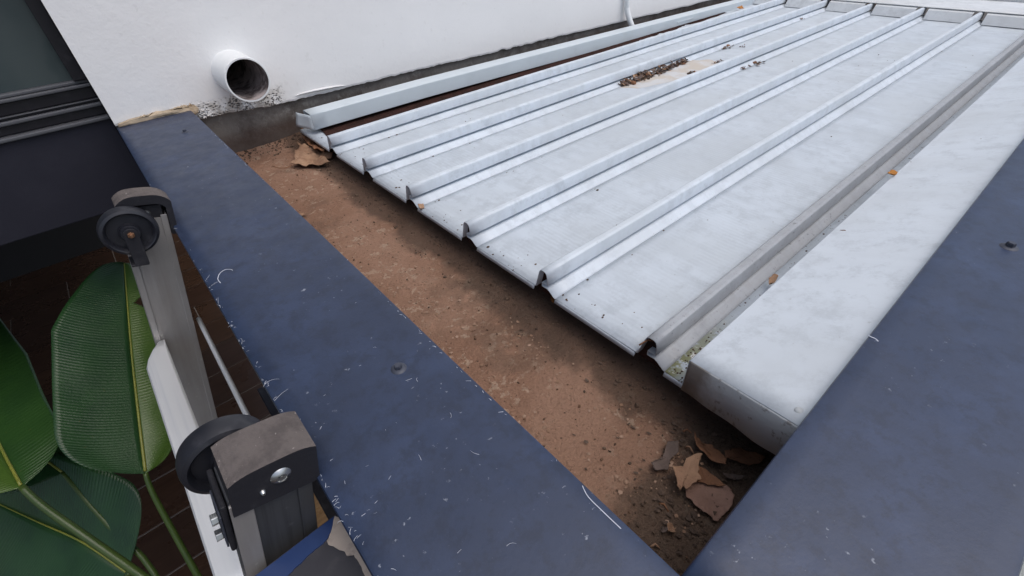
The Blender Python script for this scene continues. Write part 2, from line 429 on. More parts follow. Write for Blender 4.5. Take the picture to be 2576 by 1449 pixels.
# blistered paint flake at the lower edge
vs_, fs = [], []
for i in range(13):
    t = i / 12; p = ony(742 + t * 128, 240 - t * 26 + 2, YW - .003)
    hgt = .010 * math.sin(math.pi * t) ** .6
    for q in range(4):
        s = q / 3
        vs_.append(p + Vector((0, -.010 * math.sin(math.pi * s * .8) * math.sin(math.pi * t), hgt * s)))
for i in range(12):
    for q in range(3): fs.append((i * 4 + q, (i + 1) * 4 + q, (i + 1) * 4 + q + 1, i * 4 + q + 1))
mesh('paint_flake', vs_, fs, white_render, wall, True, thick=.0012)
# crumbs of broken render under the pipe
bm = bmesh.new()
for i in range(150):
    x = random.uniform(.17, .40); z = lower_edge(x) + abs(random.gauss(0, .012)) + .001
    mt = Matrix.Translation((x, YW - .003, z)) @ Matrix.Rotation(random.random() * 6, 4, 'Y') @ Matrix.Diagonal((1, .8, .6, 1))
    bmesh.ops.create_icosphere(bm, subdivisions=1, radius=random.uniform(.0012, .0036), matrix=mt)
tag(bmlink('render_crumbs', bm, white_render, wall), kind='stuff')

# --- dark spandrel, window -------------------------------------------------
YS = 1.60
sp = empty('spandrel_wall', (-1.3, YS, -.22), 'dark navy spandrel panel below the window at left', 'wall')
sp.location = (0, 0, 0)
def sb(name, z0, z1, out, mat, par): return box(name, (-3, -.007), (YS - out, YS + .10), (z0, z1), mat, par, min(.003, (z1 - z0) * .3), 2)
sb('panel', -.22, .008, .0, spandrel, sp)
sb('drip_ledge', .0085, .018, .012, frame_grey, sp)
box('soffit_slab', (-4, -.007), (YS + .101, 7.3), (-.20, -.14), soffit, sp)
box('upper_storey', (-4, -.008), (YS + .14, 7.3), (-.139, 3.2), soffit, sp)
win = empty('window', (-1.3, YS, .02), 'dark framed window with teal glass at the top left', 'window')
win.location = (0, 0, 0)
sb('sill', .0185, .040, -.006, frame_dark, win)
sb('sill_track', .0405, .050, .004, frame_grey, win)
sb('track', .0505, .0555, -.004, frame_dark, win)
sb('track', .056, .0585, .001, frame_grey, win)
sb('track', .059, .087, -.006, frame_dark, win)
sb('bottom_rail', .0875, .0955, .006, frame_grey, win)
sb('bottom_rail', .096, .104, .0, frame_grey, win)
box('jamb', (-.034, -.007), (YS - .01, YS + .10), (.1045, 3.2), frame_dark, win, .002, 2)
box('pane', (-3, -.0345), (YS + .018, YS + .024), (.1045, 3.19), glass, win)
box('back_wall', (-4, 1), (6.66, 6.75), (ZF, -.1), soffit, sp)

# --- outlet pipe and drain hose -------------------------------------------
pc = Vector((.302, 0, .068)); pr = .0535
pipe = empty('outlet_pipe', (0, 0, 0), 'short white plastic outlet pipe sticking out of the white wall', 'pipe')
YM = 1.405
n = 56
vs_, fs = [], []
for i in range(n):
    a = 2 * math.pi * i / n; ca, sa = math.cos(a), math.sin(a)
    vs_.append((pc.x + pr * ca, YW + .004, pc.z + pr * sa)); vs_.append((pc.x + pr * ca, YM, pc.z + pr * sa))
    vs_.append((pc.x + (pr - .001) * ca, YM - .001, pc.z + (pr - .001) * sa)); vs_.append((pc.x + (pr - .0045) * ca, YM - .001, pc.z + (pr - .0045) * sa))
for i in range(n):
    j = (i + 1) % n
    for q in range(3): fs.append((i * 4 + q, j * 4 + q, j * 4 + q + 1, i * 4 + q + 1))
shade_auto(mesh('pipe_shell', vs_, fs, pvc_white, pipe))
vs_, fs = [], []
for i in range(n):
    a = 2 * math.pi * i / n; ca, sa = math.cos(a), math.sin(a)
    for q in range(8):
        vs_.append((pc.x + (pr - .0046) * ca, YM + .0005 + q / 7 * .4, pc.z + (pr - .0046) * sa))
for i in range(n):
    j = (i + 1) % n
    for q in range(7): fs.append((i * 8 + q, i * 8 + q + 1, j * 8 + q + 1, j * 8 + q))
fs.append(tuple(i * 8 + 7 for i in range(n)))
mesh('pipe_bore', vs_, fs, pipe_grime, pipe, True)
# cut the wall behind the bore: the bore is closed and dark, the render coat has a round opening
cut_bm = bmesh.new()
bmesh.ops.create_cone(cut_bm, cap_ends=True, segments=48, radius1=pr - .002, radius2=pr - .002, depth=.62, matrix=Matrix.Translation((pc.x, YW + .25, pc.z)) @ Matrix.Rotation(R(90), 4, 'X'))
cut_me = bpy.data.meshes.new('cut'); cut_bm.to_mesh(cut_me); cut_bm.free()
cut = bpy.data.objects.new('cut', cut_me); col.objects.link(cut)
dg = None
for o in [o for o in wall.children if o.name.startswith(('render_coat', 'concrete_upstand'))]:
    md = o.modifiers.new('c', 'BOOLEAN'); md.object = cut; md.operation = 'DIFFERENCE'; md.solver = 'EXACT'
    dg = bpy.context.evaluated_depsgraph_get(); dg.update()
    me2 = bpy.data.meshes.new_from_object(o.evaluated_get(dg)); o.modifiers.clear(); o.data = me2
bpy.data.objects.remove(cut)

h0 = ony(1578, -30, YW - .02); h1 = ony(1577, 18, YW - .02); h2 = ony(1580, 45, YW - .03); h3 = ony(1591, 68, YW - .05)
pts = []; rad = []
for i in range(61):
    t = i / 60
    if t < .5: p = h0.lerp(h1, t / .5)
    else:
        s = (t - .5) / .5; p = h1 * (1 - s) ** 2 + h2 * 2 * s * (1 - s) + h3 * s * s
    pts.append(p); rad.append(.0115 + .0012 * (i % 2))
hose = tube('drain_hose', pts, rad, pvc_white, None, 14)
tag(hose, 'thin white corrugated drain hose hanging down the white wall', 'hose')

# --- front parapet capping -------------------------------------------------
def grid_sheet(name, x0, x1, y0, y1, z, nx, ny, mat, parent, amp, thick, edge=None, fold=()):
    vs_, fs = [], []
    for i in range(nx + 1):
        for j in range(ny + 1):
            x = x0 + (x1 - x0) * i / nx; y = y0 + (y1 - y0) * j / ny
            vs_.append((x, y, z + amp * noise.noise((x * 6, y * 6, 1.7))))
    for i in range(nx):
        for j in range(ny):
            a = i * (ny + 1) + j; fs.append((a, a + ny + 1, a + ny + 2, a + 1))
    return mesh(name, vs_, fs, mat, parent, True, thick=thick)
def profile_sheet(name, prof, axis, t0, t1, n, mat, parent, thick=.0015, amp=0, wob=None, off=-1):
    """prof: (a, z) across; swept along axis"""
    vs_, fs = [], []
    k = len(prof)
    for i in range(n + 1):
        t = t0 + (t1 - t0) * i / n
        for a, z in prof:
            zz = z + (amp * noise.noise((t * 3, a * 9, 2.2)) if amp else 0)
            vs_.append((t, a, zz) if axis == 'x' else (a, t, zz))
    for i in range(n):
        for q in range(k - 1): fs.append((i * k + q, (i + 1) * k + q, (i + 1) * k + q + 1, i * k + q + 1))
    return shade_auto(mesh(name, vs_, fs, mat, parent, thick=thick, off=off), 28)
def hexscrew(x, y, z, parent, mat, tilt=0, s=1):
    sr = lathe('screw', [(0.0001, .0), (.0085 * s, 0), (.0088 * s, .0006), (.0075 * s, .0018), (.0052 * s, .0026), (.0001, .0026)], (x, y, z), mat, parent, 28, 'z', False)
    bm = bmesh.new()
    bmesh.ops.create_cone(bm, cap_ends=True, segments=6, radius1=.0046 * s, radius2=.0043 * s, depth=.0048 * s, matrix=Matrix.Translation((x, y, z + .0045 * s)))
    bmesh.ops.bevel(bm, geom=[e for e in bm.edges if all(v.co.z > z + .005 * s for v in e.verts)], offset=.0007, segments=2, affect='EDGES')
    bmlink('hex_head', bm, mat, sr)
    return sr

par = empty('front_parapet', (.08, .7, ZF), 'navy metal capped parapet running from the ladder to the white wall', 'parapet')
par.location = (0, 0, 0)
prof = [(CX0 + .001, -.045), (CX0, -.002), (CX0 + .0006, -.0004), (CX0 + .002, 0)] + [(CX0 + .004 + (CX1 - CX0 - .0055) * i / 10, 0) for i in range(1, 11)] + [(CX1 - .0004, -.0004), (CX1, -.0016), (CX1 + .0005, -.035)]
profile_sheet('capping', prof, 'y', -.128, YW - .006, 90, cap_navy, par, .0018, .0012)
box('parapet_wall', (CX0 + .012, CX1 - .012), (-.115, YW + .01), (-1.0, -.012), soffit, par)
box('plinth', (-.05, CX1 - .012), (-.115, YW + .01), (ZF, -1.001), frame_dark, par, .004, 2)
for px, py in ((1003, 928), (466, 333)):
    q = onz(px, py, .001); hexscrew(q.x, q.y, .0008, par, screw_dark)
sil = [(CX0, 0)]

spar = empty('side_parapet', (1.6, 0, ZF), 'navy metal capped parapet along the right side of the roof', 'parapet')
spar.location = (0, 0, 0)
prof = [(.0278, -.030), (.0274, -.0016), (.0268, -.0004), (.0258, 0)] + [(.0235 - .147 * i / 10, 0) for i in range(1, 11)] + [(-.1265, -.0008), (-.1278, -.0035), (-.128, -.06)]
profile_sheet('capping', prof, 'x', CX1 + .0015, 4.6, 110, cap_navy2, spar, .0018, .0016)
box('parapet_wall', (CX1, 4.6), (-.115, .014), (ZF, -.012), soffit, spar)
q = onz(2538, 622, .001); hexscrew(q.x, q.y, .0008, spar, screw_dark, s=1.15)

# pale block beyond the side parapet
lg = box('concrete_ledge', (.05, 3.2), (-.60, -.150), (ZF, -.075), pale_conc, None, .006, 2)
tag(lg, 'pale weathered concrete ledge outside the right parapet at the bottom right corner', 'ledge')

# --- box gutter ------------------------------------------------------------
gut = empty('box_gutter', (.3, .7, ZG), 'box gutter full of dried reddish mud between capping and roof edge', 'gutter')
gut.location = (0, 0, 0)
nx, ny = 90, 200
vs_, fs = [], []
for i in range(nx + 1):
    for j in range(ny + 1):
        x = CX1 - .02 + (.72 - CX1 + .02) * i / nx; y = -.02 + (YW + .01 + .02) * j / ny
        z = ZG + .004 * noise.noise((x * 9, y * 9, 0)) + .0022 * noise.noise((x * 34, y * 34, 3)) + .0012 * noise.noise((x * 110, y * 110, 5))
        z += .014 * max(0, (x - .36) / .1) ** 2 * (x < .5) + (.0274 if x >= .5 else 0)          # silt banked up under the roof edge
        z += .016 * math.exp(-max(0, YW - y) / .03) + .010 * math.exp(-max(0, y - .03) / .05)
        vs_.append((x, y, z))
for i in range(nx):
    for j in range(ny):
        a = i * (ny + 1) + j; fs.append((a, a + ny + 1, a + ny + 2, a + 1))
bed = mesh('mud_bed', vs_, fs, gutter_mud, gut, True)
box('gutter_wall', (CX1 - .010, CX1 - .004), (.0, YW + .01), (ZG - .03, -.005), gutter_side, gut)
box('gutter_wall', (.16, .72), (.0145, .0185), (ZG - .03, -.004), gutter_side, gut)
box('gutter_wall', (.715, .72), (.02, YW + .01), (ZG - .03, ZR - .012), gutter_side, gut)
def bed_z(x, y):
    z = ZG + .004 * noise.noise((x * 9, y * 9, 0)) + .0022 * noise.noise((x * 34, y * 34, 3))
    z += .014 * max(0, (x - .36) / .1) ** 2 * (x < .5) + .016 * math.exp(-max(0, YW - y) / .03) + .010 * math.exp(-max(0, y - .03) / .05)
    return z
def crumbs(name, spots, mat, label, cat):
    bm = bmesh.new()
    for (x, y, r) in spots:
        mt = Matrix.Translation((x, y, bed_z(x, y) + r * .25)) @ Matrix.Rotation(random.random() * 6, 4, Vector((random.random(), random.random(), random.random() + .1))) @ Matrix.Diagonal((1, random.uniform(.6, 1), random.uniform(.45, .8), 1))
        bmesh.ops.create_icosphere(bm, subdivisions=1, radius=r, matrix=mt)
    for v in bm.verts: v.co += Vector((random.gauss(0, 1), random.gauss(0, 1), random.gauss(0, 1))) * .0004
    o = bmlink(name, bm, mat); return tag(o, label, cat, kind='stuff')
sp1 = [(random.uniform(CX1, .42), random.uniform(.03, YW), abs(random.gauss(0, .0011)) + .0006) for i in range(300)]
sp1 += [(random.uniform(.2, .36), random.uniform(.12, .5), random.uniform(.0012, .0028)) for i in range(34)]
crumbs('soil_crumbs', sp1, soil, 'small brown soil crumbs scattered over the gutter mud', 'soil')
sp2 = []
for i in range(260):
    y = random.uniform(.03, YW); x = .40 - abs(random.gauss(0, .030)); sp2.append((x + .01, y, abs(random.gauss(0, .0016)) + .0007))
for i in range(300):
    sp2.append((random.uniform(.17, .42), .03 + abs(random.gauss(0, .05)), abs(random.gauss(0, .0012)) + .0006))
for i in range(120):
    sp2.append((random.uniform(.22, .46), YW - abs(random.gauss(0, .03)), abs(random.gauss(0, .002)) + .0008))
crumbs('silt_crumbs', sp2, soil_dark, 'dark damp silt crumbs banked along the roof edge', 'soil')

bm = bmesh.new()
def flake(bm, c, r):
    n = random.randint(4, 6); a0 = random.random() * 6
    rv = [bm.verts.new(c + Vector((math.cos(a0 + 6.283 * i / n), math.sin(a0 + 6.283 * i / n), random.uniform(-.1, .25))) * r * random.uniform(.6, 1.2)) for i in range(n)]
    t_ = bm.verts.new(c + Vector((0, 0, r * .25)))
    for i in range(n): bm.faces.new((rv[i], rv[(i + 1) % n], t_))
for i in range(1500):
    x = random.uniform(CX1 + .01, .36); y = random.choice((random.uniform(.06, .75), random.uniform(.06, YW)))
    if noise.noise((x * 16, y * 16, 7)) < -.02: continue
    flake(bm, Vector((x, y, bed_z(x, y) + .0012)), abs(random.gauss(0, .0012)) + .0008)
M = Mat('mud_flake', (.33, .225, .165), .95, spec=.1); M.mix(M.ramp(M.noise(50, 3), .4, .6), (.22, .135, .09))
tag(bmlink('mud_flakes', bm, M.m), 'thin curled flakes of dried tan mud on the gutter bed', 'soil', kind='stuff')

# --- metal roof ------------------------------------------------------------
roof = empty('metal_roof', (1.6, .7, ZR), 'pale grey ribbed metal roof between the white wall and the right parapet', 'roof')
roof.location = (0, 0, 0)
RY = [1.250, 1.046, .843, .634, .428, .221]
def rib_prof(y0):
    h = [(.0205, .0), (.0160, .0020), (.0078, .0340), (.0058, .0390), (.0028, .0413), (-.0042, .0415), (-.0074, .0396), (-.0090, .0355), (-.0106, .0190),
         (.0020, .0184), (.0020, .0098), (-.0100, .0104), (-.0140, .0088), (-.0245, .0012), (-.0280, .0)]
    return [(y0 + a, ZR + z) for a, z in h]
for i, y0 in enumerate(RY):
    o = profile_sheet('rib', rib_prof(y0), 'x', XE - .001, XF + .06, 60, roof_rib_dirty if i == 5 else roof_rib, roof, .0012, .0007)
    pf = rib_prof(y0)
    mesh('shade_plug', [(XE + .010 + .004 * noise.noise((a * 90, z * 90, i)), a, z - .0012) for a, z in pf] + [(XE + .010, y0 - .028, ZR - .012), (XE + .010, y0 + .0205, ZR - .012)], [tuple(range(len(pf) + 2))], red_dirt, roof)  # added dirt-coloured plug, stands in for shade inside the hollow rib end
    if i == 5: tag(o, 'dirtiest rib nearest the right parapet')
edges = [(1.478, RY[0] + .0205)] + [(RY[i] - .0280, RY[i + 1] + .0205) for i in range(5)] + [(RY[5] - .0280, -.02)]
for i, (ya, yb) in enumerate(edges):
    nn = 10
    prof = [(ya + (yb - ya) * q / nn, ZR - .0006 * math.sin(math.pi * q / nn)) for q in range(nn + 1)]
    o = profile_sheet('pan', prof, 'x', XE, XF + .06, 80, roof_mossy if i == 6 else roof_pan, roof, .0012, .0009)
    if i == 6: tag(o, 'narrow mossy pan beside the right edge flashing')
# dirt washed in under the ledger
dprof = [(1.476, ZR + .004), (1.43, ZR + .0055), (1.395, ZR + .0035), (1.366, ZR + .0020), (1.340, ZR + .0009)]
vs_, fs = [], []
for i in range(121):
    x = .445 + i / 120 * 2.2
    for q, (a, z) in enumerate(dprof):
        vs_.append((x + .012 * noise.noise((a * 50, i, 0)) * (i == 0), a + (.022 * noise.noise((x * 9, q, 1)) if q > 2 else 0) + .022 * max(0, x - .8) * (q > 2), z + .0008 * noise.noise((x * 60, a * 60, 0))))
for i in range(120):
    for q in range(4): fs.append((i * 5 + q, (i + 1) * 5 + q, (i + 1) * 5 + q + 1, i * 5 + q + 1))
mesh('dirt_bed', vs_, fs, red_dirt, roof, True)
# drip lip: turned down end of each pan
for i, (ya, yb) in enumerate(edges):
    prof = [(XE + .0002, ZR - .0003), (XE - .0012, ZR - .0015), (XE - .003, ZR - .0065)]
    profile_sheet('drip_lip', prof, 'y', max(yb, .02), ya, 10, roof_pan, roof, .001, .0)

# right edge flashing tray
tray = empty('edge_flashing', (1.6, .1, -.07), 'wide flat grey flashing tray between the last rib and the right parapet', 'flashing')
tray.location = (0, 0, 0)
ZT = -.060
def tray_z(y): return ZT + max(0, .160 - y) / .130 * .046
def tray_x(y): return .4025 - max(0, .160 - y) / .130 * .040
ys_ = [(.1622, ZT - .044), (.1625, ZT - .0012), (.1618, ZT - .0002)] + [(.161 - .147 * q / 14, None) for q in range(15)]
vs_, fs = [], []
for i in range(91):
    for y, z in ys_:
        x = tray_x(y) + (XF + .1 - tray_x(y)) * i / 90
        vs_.append((x, y, (tray_z(y) if z is None else z) + .0014 * noise.noise((x * 3, y * 9, 2.2))))
k = len(ys_)
for i in range(90):
    for q in range(k - 1): fs.append((i * k + q, (i + 1) * k + q, (i + 1) * k + q + 1, i * k + q + 1))
shade_auto(mesh('top_sheet', vs_, fs, tray_metal, tray, thick=.0012), 28)
vs_, fs = [], []
for j in range(41):
    y = .1612 - .145 * j / 40
    tx, tz = tray_x(y), tray_z(y)
    for (x, z) in ((tx + .001, tz + .0006), (tx - .0012, tz + .0003), (tx - .0020, tz - .0010), (tx - .007 + .001 * math.sin(j * .4), tz - .048 + .0015 * noise.noise((y * 30, 0, 0)))): vs_.append((x, y, z))
for j in range(40):
    for q in range(3): fs.append((j * 4 + q, j * 4 + q + 1, j * 4 + 5 + q, j * 4 + 4 + q))
shade_auto(mesh('front_fold', vs_, fs, tray_fold, tray, thick=.0012), 50)
q = onz(2010, 1038, -.018); lathe('rivet', [(.0001, .0022), (.0025, .002), (.0042, .0012), (.005, 0), (.0001, 0)], (q.x, q.y, tray_z(q.y) + .0006), tray_fold, tray, 20, 'z', False)

# ledger box along the wall
led = empty('wall_ledger', (1.6, 1.42, -.09), 'pale grey folded metal box channel running along the white wall', 'flashing')
led.location = (0, 0, 0)
LB = [(1.4015, -.0955), (1.400, -.0945), (1.400, -.0545), (1.4012, -.0528), (1.4035, -.052), (1.447, -.0505), (1.450, -.052), (1.4505, -.0955)]
ch = profile_sheet('channel', LB, 'x', .424, 3.3, 60, ledger_metal, led, .0015, .0006, off=1)
for v in ch.data.vertices: v.co.z -= .014 * max(0, v.co.x - .8)
vs_ = [(.4235, 1.3992, -.0955), (.4235, 1.3992, -.0535), (.404, 1.4515, -.0505), (.392, 1.4515, -.088)]
bm = bmesh.new(); bv = [bm.verts.new(v) for v in vs_]; bm.faces.new(bv); bmesh.ops.subdivide_edges(bm, edges=bm.edges, cuts=4, use_grid_fill=True)
for v in bm.verts: v.co += Vector((0, 0, .0012 * noise.noise(v.co * 40)))
bmlink('end_fold', bm, ledger_metal, led, True, thick=.0014)
# lap joint with a bent tab
q = ony(1705, 68, 1.398)
box('lap_joint', (q.x - .01, q.x + .12), (1.3965, 1.3995), (-.094, -.088), ledger_metal, led, .0008, 1)

# apron flashing across the upper end of the roof, notched over each rib
apr = empty('apron_flashing', (XF, .7, ZR), 'grey apron flashing notched over the ribs at the top of the roof', 'flashing')
apr.location = (0, 0, 0)
bounds = [1.40] + [v for y0 in RY for v in (y0 + .020, y0 - .025)] + [-.09]
for i in range(0, len(bounds), 2):
    ya, yb = bounds[i], bounds[i + 1]
    if ya - yb < .01: continue
    vs_ = [(XF + .002, ya, ZR + .003), (XF + .024, ya, ZR + .036), (XF + .029, ya, ZR + .039), (XF + .07, ya, ZR + .0435), (XF + .002, yb, ZR + .003), (XF + .024, yb, ZR + .036), (XF + .029, yb, ZR + .039), (XF + .07, yb, ZR + .0435)]
    mesh('flap', vs_, [(0, 1, 5, 4), (1, 2, 6, 5), (2, 3, 7, 6)], apron_metal, apr, thick=.0014)
profile_sheet('top_sheet', [(1.5, ZR + .0445), (.7, ZR + .0452), (-.11, ZR + .0445)], 'x', XF + .036, XF + .33, 8, apron_metal, apr, .0014, .002)
profile_sheet('fold', [(XF + .329, ZR + .0445), (XF + .331, ZR + .060), (XF + .335, ZR + .063), (XF + .50, ZR + .066)], 'y', -.11, 1.5, 20, apron_metal, apr, .0014, .001)
up = empty('upper_roof', (4.2, .7, -.06), 'grey sheet metal roof beyond the apron flashing at the top edge', 'roof')
up.location = (0, 0, 0)
for i in range(4):
    profile_sheet('roof_sheet', [(XF + .495 + i * .45, ZR + .0675 + i * .006), (XF + .945 + i * .45, ZR + .069 + i * .006), (XF + .946 + i * .45, ZR + .0735 + i * .006)], 'y', -.11, 1.5, 12, apron_metal, up, .0014, .002)
bk = box('vent_box', (3.75, 4.15), (-.12, .10), (-.04, .05), frame_grey, None, .006, 2)
tag(bk, 'small dark grey metal box at the top right corner beyond the roof', 'box')

# --- debris on the roof ----------------------------------------------------
def fragment(bm, c, r, flat=.35):
    n = random.randint(4, 6); a0 = random.random() * 6
    nrm_ = Vector((random.gauss(0, flat), random.gauss(0, flat), 1)).normalized()
    a = nrm_.cross(Vector((1, .3, 0))).normalized(); b = nrm_.cross(a)
    st = random.uniform(.35, .9)
    ring = [c + (a * math.cos(a0 + 6.283 * i / n) + b * math.sin(a0 + 6.283 * i / n) * st) * r * random.uniform(.7, 1.2) for i in range(n)]
    top = bm.verts.new(c + nrm_ * r * random.uniform(.1, .35))
    lo = bm.verts.new(c - nrm_ * r * .05)
    rv = [bm.verts.new(p) for p in ring]
    for i in range(n):
        bm.faces.new((rv[i], rv[(i + 1) % n], top)); bm.faces.new((rv[(i + 1) % n], rv[i], lo))
pile_mats = [leaf_grey, leaf_tan, soil_dark, leaf_brown, silt]
def pile(name, pts, label, cat, kind=None, group=None):
    bm = bmesh.new()
    for c, r in pts:
        k0 = len(bm.faces); fragment(bm, c, r, .6); bm.faces.ensure_lookup_table()
        mi = random.choice((0, 0, 1, 2, 2, 3))
        for f in bm.faces[k0:]: f.material_index = mi
    me = bpy.data.meshes.new(name); bm.to_mesh(me); bm.free()
    return tag(link(name, me, pile_mats), label, cat, group, kind)
pts = []
a_ = onz(1558, 217, ZR); b_ = onz(1722, 156, ZR)
for i in range(520):
    t = random.random(); wd = .012 + .016 * math.sin(math.pi * min(1, t * 1.15)) ** 2
    c = a_.lerp(b_, t) + Vector((random.gauss(0, .01), random.gauss(-.004, wd * .55), 0))
    c.z = ZR + abs(random.gauss(0, .006)) + .001
    pts.append((c, random.uniform(.004, .011)))
c0 = onz(1612, 196, ZR)
for i in range(90): pts.append((c0 + Vector((random.gauss(0, .022), random.gauss(0, .012), abs(random.gauss(.006, .008)))), random.uniform(.004, .010)))
pile('leaf_litter', pts, 'heap of dry leaf litter lying in a roof pan below the second rib', 'litter', 'stuff')
# thin silt fan washed around the litter
cs = [(1560, 219), (1600, 223), (1690, 205), (1760, 182), (1815, 160), (1795, 150), (1750, 149), (1700, 158), (1640, 180), (1590, 200)]
ring = []
for i in range(10):
    a, b = onz(*cs[i], ZR + .0012), onz(*cs[(i + 1) % 10], ZR + .0012)
    for q in range(10):
        p = a.lerp(b, q / 10); ring.append(p + Vector((noise.noise((p.x * 25, p.y * 25, 3)) * .03, noise.noise((p.x * 45, p.y * 45, 8)) * .010, 0)))
cen = sum(ring, Vector()) / len(ring); cen.z = ZR + .0024
sf = mesh('silt_film', ring + [cen], [(i, (i + 1) % 100, 100) for i in range(100)], silt, None, True)
tag(sf, 'thin film of dried tan silt under the leaf litter on the roof', 'silt', kind='stuff')
for (px, py, s, lab) in ((1828, 120, 1.2, 'leaf scrap clump uphill of the litter heap against the second rib'),
                         (1805, 157, 1.0, 'leaf scrap clump on the silt film beside the third rib'),
                         (1742, 184, 1.1, 'small leaf scrap clump just right of the litter heap'),
                         (1905, 160, 1.2, 'pale leaf scrap clump in the pan below the third rib, right of two'),
                         (1870, 173, .7, 'dark dropping in the pan below the third rib, left of two'),
                         (2015, 48, .8, 'tiny dark clump near the apron flashing end of the second pan'),
                         (1868, 118, .45, 'tiny dark speck clump uphill of the litter along the second rib')):
    c = onz(px, py, ZR + .003)
    pts = [(c + Vector((random.gauss(0, .014 * s), random.gauss(0, .006 * s), abs(random.gauss(0, .003)))), random.uniform(.004, .009) * s) for i in range(12)]
    pile('debris_clump', pts, lab, 'debris', group='debris clumps on the roof')
# grit lying along rib feet and the sheet edge
bm = bmesh.new()
for i in range(300):
    k = random.random()
    if k < .35: x = XE + abs(random.gauss(0, .03)); y = random.uniform(.2, 1.4)
    elif k < .75:
        y0 = random.choice(RY + [RY[5], RY[5], RY[4]]); x = XE + abs(random.gauss(0, .35)); y = y0 - .0305 - abs(random.gauss(0, .006))
    else: x = random.uniform(XE, 2.4); y = random.uniform(.0, 1.4)
    zz = ZR
    hit = any(y0 - .0305 < y < y0 + .021 for y0 in RY)
    if hit: continue
    if y < .163: zz = tray_z(y)
    r = abs(random.gauss(0, .0007)) + .0006
    bmesh.ops.create_icosphere(bm, subdivisions=1, radius=r, matrix=Matrix.Translation((x, y, zz + r * .6)) @ Matrix.Diagonal((1.4, 1, .7, 1)))
for i in range(70):     # white flaking by the mossy pan
    x = XE + abs(random.gauss(0, .09)); y = random.uniform(.165, .190); r = random.uniform(.0007, .0016)
    bmesh.ops.create_icosphere(bm, subdivisions=1, radius=r, matrix=Matrix.Translation((x, y, ZR + .001)) @ Matrix.Diagonal((1.4, 1, .6, 1)))
tag(bmlink('roof_grit', bm, soil_dark), 'fine dark grit along the rib feet and sheet edge', 'grit', kind='stuff')

# --- dead leaves -----------------------------------------------------------
def dead_leaf(name, px, z, mat, label, curl=.006, ridge=None, tiltv=(0, 0), seed=0, stem=None, dz=None):
    """irregular dry leaf: outline points at height z, curled by noise"""
    ring = [onz(a, b, z) for a, b in px]
    c = sum(ring, Vector()) / len(ring)
    fine = []
    for i in range(len(ring)):
        a, b = ring[i], ring[(i + 1) % len(ring)]
        for q in range(4):
            p = a.lerp(b, q / 4)
            if q: p = p + Vector((noise.noise((p.x * 200, p.y * 200, seed)), noise.noise((p.x * 200, p.y * 200, seed + 9)), 0)) * .0022
            fine.append(p)
    n = len(fine); R_ = 10
    vs_ = []
    size = max((p - c).length for p in ring)
    for q in range(1, R_ + 1):
        for p in fine: vs_.append(c.lerp(p, q / R_))
    vs_.append(c.copy())
    fs = []
    for q in range(R_ - 1):
        for i in range(n):
            j = (i + 1) % n; fs.append((q * n + i, q * n + j, (q + 1) * n + j, (q + 1) * n + i))
    for i in range(n): fs.append((len(vs_) - 1, (i + 1) % n, i))
    out = []
    ang = seed * 1.3
    for v in vs_:
        d = v - c; rr = d.length / size
        along = (d.x * math.cos(ang) + d.y * math.sin(ang)) / size; across = (-d.x * math.sin(ang) + d.y * math.cos(ang)) / size
        h = curl * (rr ** 2.2) * (1 + .9 * noise.noise((d.x * 30 + seed, d.y * 30, seed))) + curl * 1.3 * noise.noise((d.x * 48, d.y * 48, seed * 3.1)) + curl * 1.1 * abs(across) + .0009 * abs(math.sin(along * 14 + abs(across) * 9)) * min(1, rr * 2)
        h += d.x * tiltv[0] + d.y * tiltv[1]
        out.append(Vector((v.x, v.y, v.z + h)))
    o = mesh(name, out, fs, mat, None, True, thick=.0006)
    tag(o, label, 'leaf')
    if stem:
        ps = [onz(a, b, z + .004) for a, b in stem]
        tube('stalk', ps, .0011, leaf_brown, o, 6)
    return o
def cr(pts, ox, oy, s): return [((ox + a / s) * .78922, (oy + b / s) * .78922) for a, b in pts]
A = lambda l: cr(l, 1700, 1200, 2.279)
B = lambda l: cr(l, 550, 100, 2.898)
dead_leaf('dead_leaf', A([(1105, 830), (1150, 770), (1230, 765), (1330, 785), (1390, 810), (1450, 880), (1430, 960), (1380, 1010), (1345, 1048), (1300, 1052), (1285, 1010), (1230, 1000), (1180, 950), (1150, 910), (1110, 880)]), ZG + .010, leaf_pink,
          'largest dry pinkish brown leaf in the gutter corner by the right parapet', .004, seed=1)
dead_leaf('dead_leaf', A([(1190, 655), (1250, 675), (1320, 730), (1390, 805), (1330, 800), (1200, 775), (1140, 780), (1175, 715)]), ZG + .016, leaf_brown,
          'folded rust tan leaf wedged between the ragged leaf and the largest leaf', .004, seed=2.4)
dead_leaf('dead_leaf', A([(1010, 655), (1090, 650), (1110, 600), (1180, 570), (1225, 575), (1200, 640), (1195, 690), (1215, 740), (1190, 762), (1110, 825), (1080, 795), (1065, 840), (1040, 800), (1040, 740)]), ZG + .021, leaf_tan,
          'ragged tan dry leaf lying over the upper end of the largest leaf', .004, seed=2)
dead_leaf('dead_leaf', A([(1165, 420), (1220, 470), (1290, 490), (1340, 540), (1390, 630), (1380, 675), (1270, 620), (1200, 560), (1175, 500)]), ZG + .013, leaf_brown,
          'pointed rust brown leaf uphill of the tan one in the gutter corner', .007, seed=3)
dead_leaf('dead_leaf', A([(970, 490), (1050, 490), (1050, 560), (1000, 600), (985, 640), (970, 690), (880, 700), (850, 640), (900, 620), (940, 580)]), ZG + .007, leaf_grey,
          'dull grey brown lobed leaf left of the leaf pile in the gutter corner', .003, seed=4)
dead_leaf('dead_leaf', A([(1380, 560), (1500, 520), (1600, 555), (1680, 590), (1640, 640), (1560, 650), (1450, 620), (1390, 610)]), ZG + .014, leaf_brown,
          'dark reddish leaf half under the edge flashing in the gutter corner', .004, seed=5)
